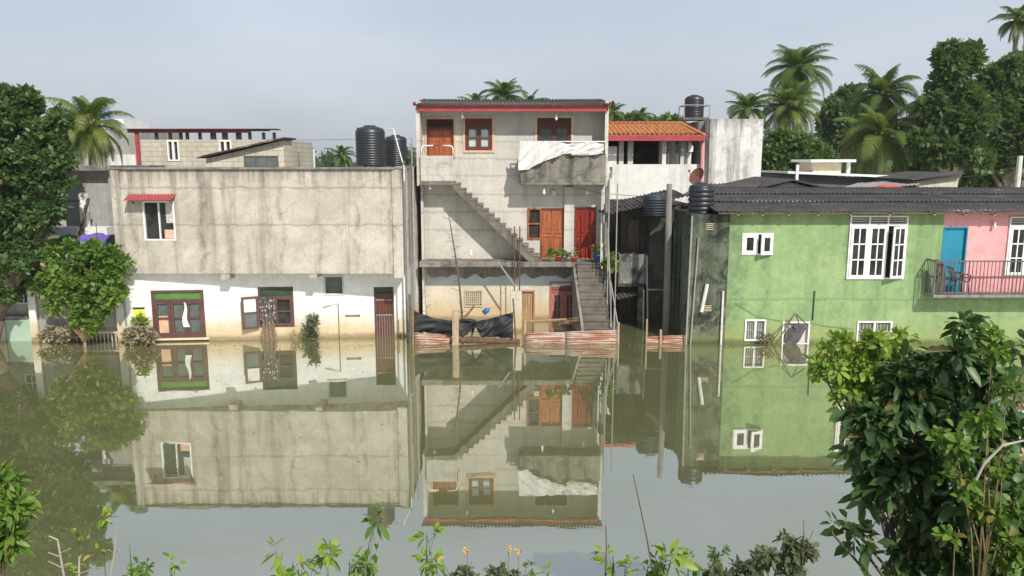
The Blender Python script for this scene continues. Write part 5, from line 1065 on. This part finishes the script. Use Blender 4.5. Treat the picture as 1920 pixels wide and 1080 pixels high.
palm(1908, 38, 46, 42, 'palm crown cut by the top right corner of the picture', 20, 'palm', .4, 19, -.6)
palm(1148, 212, 52, 28, 'tiny palm beside the right end of the red-edged roof', 16, 'palm', .4, 20, .1); palm(1200, 222, 54, 28, 'tiny palm behind the ridge of the orange roof', 16, 'palm', .4, 21, .1)
palm(640, 292, 48, 30, 'tiny palm between the white vent pipe and the tall roof tank', 16, 'palm', .4, 22, .1); palm(545, 302, 46, 24, 'tiny yellowish palm right of the lean-to shed', 12, 'palmy', .4, 23, .1)
tree('broadleaf_tree', 'tallest dark broadleaf tree with a tufted top on the right', 'tree', 40, [(1795, 100, 26), (1780, 130, 24), (1815, 118, 20), (1800, 170, 26), (1790, 210, 38), (1760, 230, 34), (1750, 190, 22), (1810, 250, 40), (1735, 205, 20), (1730, 260, 28), (1780, 290, 40), (1770, 155, 18), (1820, 185, 26), (1840, 220, 26), (1755, 285, 30), (1825, 290, 34), (1765, 105, 14), (1830, 95, 12)], (1795, 350), 3000, 6, .36, 'leafdark', zb=.4, tr=.25, bark='palebark', wr=.6, group='broadleaf trees behind the houses')
tree('broadleaf_tree', 'massive dark green tree filling the right edge behind the pole', 'tree', 42, [(1885, 150, 42), (1920, 190, 60), (1850, 190, 36), (1870, 240, 50), (1930, 270, 60), (1880, 300, 45), (1840, 300, 40), (1960, 130, 50), (1900, 120, 25)], (1890, 360), 3400, 6, .36, 'leafdark', zb=.4, tr=.3, wr=.6, group='broadleaf trees behind the houses')
tree('broadleaf_tree', 'mid green tree between the wide palm and the tallest broadleaf tree', 'tree', 43, [(1715, 290, 34), (1700, 250, 22), (1740, 320, 36), (1700, 330, 34), (1790, 330, 34), (1840, 335, 30)], (1720, 360), 1700, 6, .34, 'leafmid', zb=.4, tr=.2, wr=.6, group='broadleaf trees behind the houses')
tree('broadleaf_tree', 'hazy dark round tree left of the upright palm crown', 'tree', 62, [(1580, 205, 34), (1600, 190, 30), (1565, 225, 28), (1610, 230, 40), (1580, 260, 40)], (1590, 360), 1900, 6, .4, 'leafdark', zb=.4, tr=.25, wr=.6, group='broadleaf trees behind the houses')
tree('broadleaf_tree', 'spreading low tree with layered foliage beside the mouldy building', 'tree', 40, [(1460, 265, 26), (1500, 268, 26), (1440, 290, 24), (1480, 300, 28), (1520, 300, 28), (1450, 325, 26), (1500, 325, 30), (1550, 320, 26), (1540, 285, 20)], (1490, 350), 1900, 6, .3, 'leafmid', zb=.4, tr=.2, wr=.6, group='broadleaf trees behind the houses')
# far woods
B = []
for i in range(70):
    x = -80+160*i/69+random.uniform(-1.5, 1.5); y = random.uniform(92, 112); B.append((x, y, random.uniform(3.2, 4.6)+(1.8 if x > 12 else 0), random.uniform(2.4, 4)))
V, F, cc = clusters(B, 7000, 5, .75, .8, .5, .35, .35, .6); o = np_build('far_wood', MT['farwood'], None, V, F); tag(o, 'far-off belt of trees behind the houses', 'woods', kind='stuff')
# trees just beyond ridge of tile roof
tree('broadleaf_tree', 'low green treetops behind the orange tiled roof', 'tree', 56, [(1180, 232, 20), (1220, 236, 18), (1250, 238, 16), (1270, 234, 16), (1160, 228, 14)], (1210, 260), 420, 6, .42, 'leafmid', zb=.4, tr=.2, wr=.6, group='broadleaf trees behind the houses')
# ================================================================ SMALL PLANTS AROUND THE HOUSES
tree('dead_bush', 'muddy dry bush at the waterline left of the maroon door', 'bush', 24.15, [(262, 622, 17), (250, 630, 14), (275, 632, 14), (262, 610, 10)], (262, 640), 260, 5, .16, 'leafdry', tr=.03, bark='drystem', twigs=60)
tree('shrub', 'small yellow-green plant rising from the muddy dry bush', 'plant', 24.2, [(262, 603, 9)], (262, 640), 30, 5, .18, 'leaflime', tr=.012, bark='drystem', twigs=12)
tree('dead_bush', 'heap of muddy twigs beside the half sunk gate', 'bush', 24.2, [(95, 625, 14), (115, 628, 14), (130, 620, 12), (82, 630, 9)], (108, 640), 200, 5, .14, 'leafdry', tr=.025, bark='drystem', twigs=80)
tree('shrub', 'thin grey-green plant in the water below the small grey window', 'plant', 24.9, [(585, 600, 11), (580, 615, 11), (588, 628, 12), (578, 634, 9)], (584, 640), 120, 5, .13, 'leafgrey', tr=.012, bark='drystem', twigs=50)
m = M()
for i in range(30): a = P(random.uniform(545, 562), 640, 24.7); m.tube([a, a+Vector((random.uniform(-.1, .1), 0, random.uniform(.1, .4)))], .01, 4)
tag(m.build('twig_clump', MT['drystem'], None), 'small clump of dry twigs at the waterline beside the patterned curtain', 'twigs')
# bare sapling on the yard post
sp = thing('bare_sapling', P(866, 600, 25.2), 'bare thin sapling leaning up past the terrace slab', 'sapling'); f = FD(25.6)
pts = [(868, 640), (866, 590), (862, 540), (857, 500), (850, 455), (845, 425), (841, 402)]; m = M(); m.tube([f.w(*f.px(*p_), .0) for p_ in pts], [.045, .04, .035, .03, .024, .018, .008], 6)
for i in range(26):
    t = random.uniform(.15, .98)*6; k = int(min(5, t)); x_ = pts[k][0]+(pts[k+1][0]-pts[k][0])*(t-k); y_ = pts[k][1]+(pts[k+1][1]-pts[k][1])*(t-k); sg = random.choice((-1, 1)); a = Vector(f.w(*f.px(x_, y_), 0)); m.tube([a, a+Vector((sg*random.uniform(.08, .28), random.uniform(-.1, .1), random.uniform(-.02, .12)))], .009, 4)
m.build('stem', MT['bark'], sp)
f2 = FD(25.8); m = M(); m.tube([f2.w(*f2.px(*p_)) for p_ in ((866, 600), (880, 585), (890, 572))], [.05, .04, .03], 6); m.build('branch', MT['drystem'], sp)
# terrace pots
def pot(x, y, D, r, h, mat, lab, leaf='leafbright', lr=.16, n=18, L_=.12):
    c = P(x, y, D); c.z = ZS+.003 if 470 < y < 500 and x < 1130 else c.z; t = thing('potted_plant', c, lab, 'potted plant', 'potted plants on the terrace')
    M().lathe(c, [(r*.7, 0), (r, h*.85), (r*1.1, h*.86), (r*1.1, h), (r*.9, h), (r*.85, h*.9)], 16).build('pot', MT[mat], t, True)
    if n:
        V, F, cc = clusters([(c.x, c.y, c.z+h+lr*.8, lr)], n, 6, L_, .9, .3, .5, .3, .5, True); np_build('leaves', MT[leaf], t, V, F); m = M()
        for q_ in cc[::2]: m.tube([(c.x, c.y, c.z+h*.8), Vector(q_)], .006, 4)
        m.build('stems', MT['leafmid'], t)
pot(1035, 489, 27.45, .10, .16, 'peach', 'tan pot of straggly green plant left before the carved wooden door')
pot(1048, 489, 27.5, .12, .20, 'redpot', 'orange clay pot with small plant before the carved wooden door', n=10); pot(1061, 490, 27.45, .10, .10, 'concdark', 'dark low pot between the clay pot and the red pot', n=14, leaf='leafgrey')
pot(1076, 492, 27.42, .13, .17, 'redpot', 'bright red pot at the top corner of the lower stairs', n=4); pot(1119, 492, 27.4, .14, .26, 'bluepl', 'blue bucket with dark leaves below the right red door', 'leafmid', .2, 16)
pot(1146, 512, 27.0, .10, .18, 'peach', 'hanging leafy green plant at the right side of the lower stairs', 'leafbright', .26, 34, .16)
# overhead cable from balcony to the right
tag(M().tube([P(1082, 352, 27.7), P(1120, 361, 27.6), P(1170, 366, 27.5), P(1205, 368, 27)], .012, 4).build('overhead_wire', MT['rope'], None), 'black cable from under the balcony to the blue-grey tank', 'wire')
# ================================================================ FOREGROUND
def bankz(y): return float(np.interp(y, ys, zs))
tree('foreground_shrub', 'big dark glossy-leaved shrub filling the lower right corner', 'shrub', 6.0, [(1812, 618, 26), (1790, 660, 44), (1740, 700, 55), (1840, 700, 48), (1700, 760, 75), (1790, 790, 100), (1640, 790, 34), (1880, 800, 85), (1680, 860, 75), (1620, 850, 34), (1800, 900, 105), (1900, 930, 100), (1650, 920, 40), (1730, 970, 55), (1585, 985, 28), (1615, 1010, 24), (1850, 1040, 80), (1590, 745, 18), (1560, 1000, 16), (1925, 665, 24), (1790, 1010, 70), (1900, 1040, 60), (1700, 1040, 40), (1760, 1070, 50), (1690, 720, 30), (1650, 790, 44), (1615, 775, 26), (1650, 850, 50), (1605, 835, 22), (1640, 900, 34)], (1800, 1000), 860, 7, .145, 'leafgloss', zb=bankz(6)+.3, tr=.045, bark='bark', fine=True, wr=.40, shell=.3, up=.5, twigs=260, droop=.3)
tree('foreground_shrub', 'light green fine-leaved bush left of the dark glossy shrub', 'shrub', 6.25, [(1600, 680, 42), (1560, 675, 32), (1640, 660, 38), (1690, 640, 24), (1640, 715, 42), (1590, 730, 38), (1665, 765, 34), (1540, 695, 16), (1700, 690, 28), (1580, 640, 20), (1635, 800, 18)], (1830, 900), 340, 7, .078, 'leaflime', zb=.2, tr=.03, bark='drystem', fine=True, wr=.45, shell=.2, twigs=120)
tree('foreground_shrub', 'light green vine tangled over the right of the dark shrub', 'shrub', 5.4, [(1850, 780, 34), (1790, 830, 40), (1880, 870, 30), (1800, 900, 40), (1840, 960, 40), (1900, 960, 40), (1890, 1040, 50), (1860, 640, 34), (1890, 720, 26), (1790, 1010, 26)], (1850, 1050), 170, 6, .078, 'leafbright', zb=1.2, tr=.02, bark='drystem', fine=True, wr=.5, shell=.2, twigs=120)
tree('foreground_shrub', 'bright green bush at the lower left corner', 'shrub', 5.6, [(0, 900, 34), (-20, 950, 50), (25, 950, 30), (-20, 1020, 46), (20, 1000, 18)], (-40, 1060), 190, 7, .11, 'leafbright', zb=1.0, tr=.03, fine=True, wr=.3, shell=.3, up=.4, twigs=60, droop=.1)
def sprig(name, label, x, yt, D, L_, mat, n=5, per=5, rad=.05, yb=1120, cat='plant', group=None, curve=0, wr=.42, side=None):
    top = P(x, yt, D); zb = bankz(D)-.05; base = Vector((P(x+curve, yb, D).x, D, zb)); t = thing(name, base, label, cat, group); m = M(); mid = base.lerp(top, .55)+Vector((curve*.002, 0, 0)); m.tube([base, mid, top], [.007, .005, .002], 5)
    B = []
    for i in range(n):
        u = 1-.10*i; q_ = base.lerp(top, max(.3, u)) ; B.append((q_.x+random.uniform(-rad, rad), q_.y+random.uniform(-rad, rad), q_.z-.0, rad))
    V, F, cc = clusters(B, n*4, per, L_*.8, .9, .2, .5, .3, wr, True, droop=.25); np_build('leaves', MT[mat], t, V, F)
    for q_ in cc: m.tube([mid.lerp(top, random.uniform(.72, 1)), Vector(q_)], .002, 4)
    m.build('stem', MT['greenstem'], t)
sprig('weed', 'young broad-leaved weed at the bottom left of the row of sprigs', 518, 1035, 5.0, .12, 'leaflime', 2, 4)
sprig('weed', 'upright lime green sprig third of the way along the bottom edge', 612, 1035, 5.0, .12, 'leaflime', 3, 5)
sprig('weed', 'tall leaning green sprig reaching up left of the picture middle', 700, 975, 5.2, .12, 'leafbright', 4, 4, curve=-60)
sprig('weed', 'tall bright climbing sprig just left of the orange flowers', 800, 1000, 5.1, .10, 'leaflime', 7, 5, .06)
sprig('weed', 'bright lime leafy tip right of the orange flowers', 1150, 1040, 5.0, .09, 'leaflime', 5, 6, .06)
sprig('weed', 'large-leaved lime sprig at the bottom right of the picture middle', 1240, 1040, 4.6, .16, 'leaflime', 3, 4, .06)
sprig('weed', 'small pale sprig floating above the dry sticks', 190, 970, 5.2, .07, 'leaflime', 2, 4, .03); sprig('weed', 'yellow-green leaf tuft beside the forked dry stick', 145, 1000, 5.1, .08, 'leaflime', 2, 3, .02)
sprig('weed', 'small green sprig right of the tall dry stick', 243, 1022, 5.0, .07, 'leaflime', 2, 5, .03); sprig('weed', 'low green leaves at the bottom edge below the small sprig', 265, 1062, 4.9, .09, 'leafbright', 3, 5, .06); sprig('weed', 'single green shoot at the bottom edge left of the lime sprig', 318, 1060, 4.9, .07, 'leaflime', 2, 4, .03)
tree('low_bush', 'grey-green low bush under the orange flowers', 'bush', 5.0, [(880, 1088, 28), (930, 1084, 28), (850, 1095, 22), (965, 1092, 22)], (900, 1100), 130, 6, .05, 'leafgrey', zb=bankz(5), tr=.02, fine=True, wr=.5, shell=.2, twigs=60)
tree('low_bush', 'leafy green low bush left of the dark glossy shrub', 'bush', 5.6, [(1395, 1065, 26), (1440, 1050, 28), (1480, 1060, 34), (1500, 1030, 24), (1345, 1078, 22), (1470, 1010, 14)], (1430, 1100), 230, 6, .062, 'leafgrey', zb=bankz(5.6), tr=.02, fine=True, wr=.45, shell=.2, twigs=90)
for i, (x, y, lab) in enumerate(((876, 1032, 'orange flower leftmost above the grey-green bush'), (953, 1028, 'left orange flower of the close pair'), (972, 1030, 'right orange flower of the close pair'))):
    c = P(x, y, 4.9); t = thing('orange_flower', Vector((c.x, 4.9, bankz(4.9))), lab, 'flower', 'orange flowers above the grey-green bush'); M().tube([(c.x+.01, 4.9, bankz(4.9)), c], .003, 4).build('stem', MT['drystem'], t)
    V, F, cc = clusters([(c.x, c.y, c.z, .012)], 4, 4, .019, .7, .2, .8, .3, .6, True); np_build('petals', MT['petal'], t, V, F)
def stick(label, pts, D, r=.008, br=(), mat='twig'):
    m = M(); P3 = [P(x, y, D) for x, y in pts]; P3 = [Vector((P3[0].x, D, bankz(D)))]+P3; m.tube(P3, [r*1.2]+[r*(1-.6*i/len(pts)) for i in range(len(pts))], 6)
    for a, b_ in br: m.tube([P(a[0], a[1], D), P(b_[0], b_[1], D-.05)], r*.5, 4)
    tag(m.build('dry_stick', MT[mat], None), label, 'stick', 'dry sticks at the water edge')
stick('pale forked dry stick nearest the lower left bush', [(120, 1080), (113, 1040), (108, 1012), (92, 1005)], 5.0, .008, (((115, 1045), (90, 1036)), ((113, 1037), (132, 1028)), ((117, 1065), (90, 1052)), ((118, 1066), (132, 1056))))
stick('short upright pale stick between the two forked ones', [(148, 1080), (149, 1043)], 4.9, .008, (((149, 1075), (138, 1072)), ((149, 1076), (168, 1068))))
stick('tall dark-tipped dry stick with two side twigs', [(208, 1080), (214, 1040), (217, 1010), (221, 988)], 5.1, .007, (((213, 1037), (204, 1031)), ((214, 1036), (224, 1031))))
stick('thin brown stem rising beside the bright lime leafy tip', [(1135, 1080), (1137, 1030), (1136, 985)], 5.2, .006, (), 'bark'); stick('long thin dark stem leaning left of the large-leaved sprig', [(1225, 1080), (1213, 1010), (1196, 930), (1187, 890)], 5.4, .006, (), 'bark')
stick('thin dark stalk standing in the low bush by the dark shrub', [(1505, 1060), (1507, 1010), (1507, 975)], 5.4, .004, (((1505, 1040), (1525, 995)), ((1507, 1030), (1490, 1020))), 'bark')
m = M(); m.tube([P(1830, 900, 5.2), P(1845, 870, 5.2), P(1880, 835, 5.2), P(1925, 825, 5.2)], [.010, .010, .009, .007], 6); tag(m.build('curved_stem', MT['twig'], None), 'pale curved bare stem arching over the dark shrub', 'stem')

for i, (x, y, D, L_, mt, n1, lab) in enumerate(((548, 1052, 4.9, .10, 'leafbright', 3, 'leafy green sprig beside the young broad-leaved weed'), (655, 1050, 5.0, .09, 'leaflime', 4, 'low lime sprig between the upright one and the tall leaning one'),
        (828, 1048, 4.9, .09, 'leafbright', 5, 'full green leafy tip just left of the grey-green low bush'), (1172, 1058, 4.8, .09, 'leaflime', 5, 'short lime shoot hugging the bottom edge right of the lime leafy tip'),
        (1215, 1062, 4.8, .10, 'leafbright', 4, 'green shoot under the large-leaved lime sprig'), (1290, 1058, 5.0, .08, 'leafbright', 5, 'green leafy shoot between the large-leaved sprig and the low bush'), (1350, 1045, 5.3, .08, 'leafmid', 5, 'dull green shoot at the left end of the leafy low bush'),
        (985, 1066, 4.9, .07, 'leafmid', 4, 'dull green shoot at the right end of the grey-green low bush'), (1030, 1072, 4.8, .08, 'leaflime', 3, 'tiny lime tip at the bottom edge right of the grey-green bush'), (585, 1070, 4.8, .10, 'leaflime', 3, 'lime leaves at the very bottom edge left of the upright sprig'), (700, 1068, 4.8, .09, 'leafbright', 4, 'green leaves at the bottom edge below the tall leaning sprig'))):
    sprig('weed', lab, x, y, D, L_, mt, n1, 5, .05, curve=random.uniform(-60, 60))
# flood litter gathered along the walls
r2 = np.random.default_rng(5); n_ = 420; xs_ = r2.uniform(-12.8, 12, n_); ysx = 24.25-np.abs(r2.normal(size=n_))*.35-(xs_ < -4)*r2.uniform(0, .1, n_)
k_ = r2.random(n_) < .18; ysx[k_] = r2.uniform(14, 24, k_.sum()); ctr = np.stack([xs_, ysx, np.full(n_, .006)], 1)
ax_ = unit(np.stack([r2.normal(size=n_), r2.normal(size=n_), np.zeros(n_)], 1)); V, F = leafquad(ctr, ax_, np.tile([0, 0, 1.0], (n_, 1)), r2.uniform(.03, .10, n_), .6)
V[:, 2] = .004+.012*r2.random(len(V)); o = np_build('floating_litter', MT['mudleaf'], None, V, F); tag(o, 'scattered muddy leaves and scraps floating on the flood', 'litter', kind='stuff')

# ---------------- thin haze
m = M(); m.wbox(-2600, 2600, -80, 2600, -2.3, 19); m.f = [tuple(reversed(f_)) for f_ in m.f]; hz = m.build('haze', MT['dark']); hz.data.materials.clear(); hz.display_type = 'WIRE'
hm = bpy.data.materials.new('haze_air'); hm.use_nodes = True; t_ = hm.node_tree; t_.nodes.clear(); pv = t_.nodes.new('ShaderNodeVolumePrincipled'); pv.inputs['Density'].default_value = .0005; pv.inputs['Color'].default_value = (.88, .9, .92, 1); pv.inputs['Anisotropy'].default_value = .2
oo = t_.nodes.new('ShaderNodeOutputMaterial'); t_.links.new(pv.outputs[0], oo.inputs['Volume']); hz.data.materials.append(hm); tag(hz, 'thin pale haze over the flooded neighbourhood', 'haze', kind='stuff')
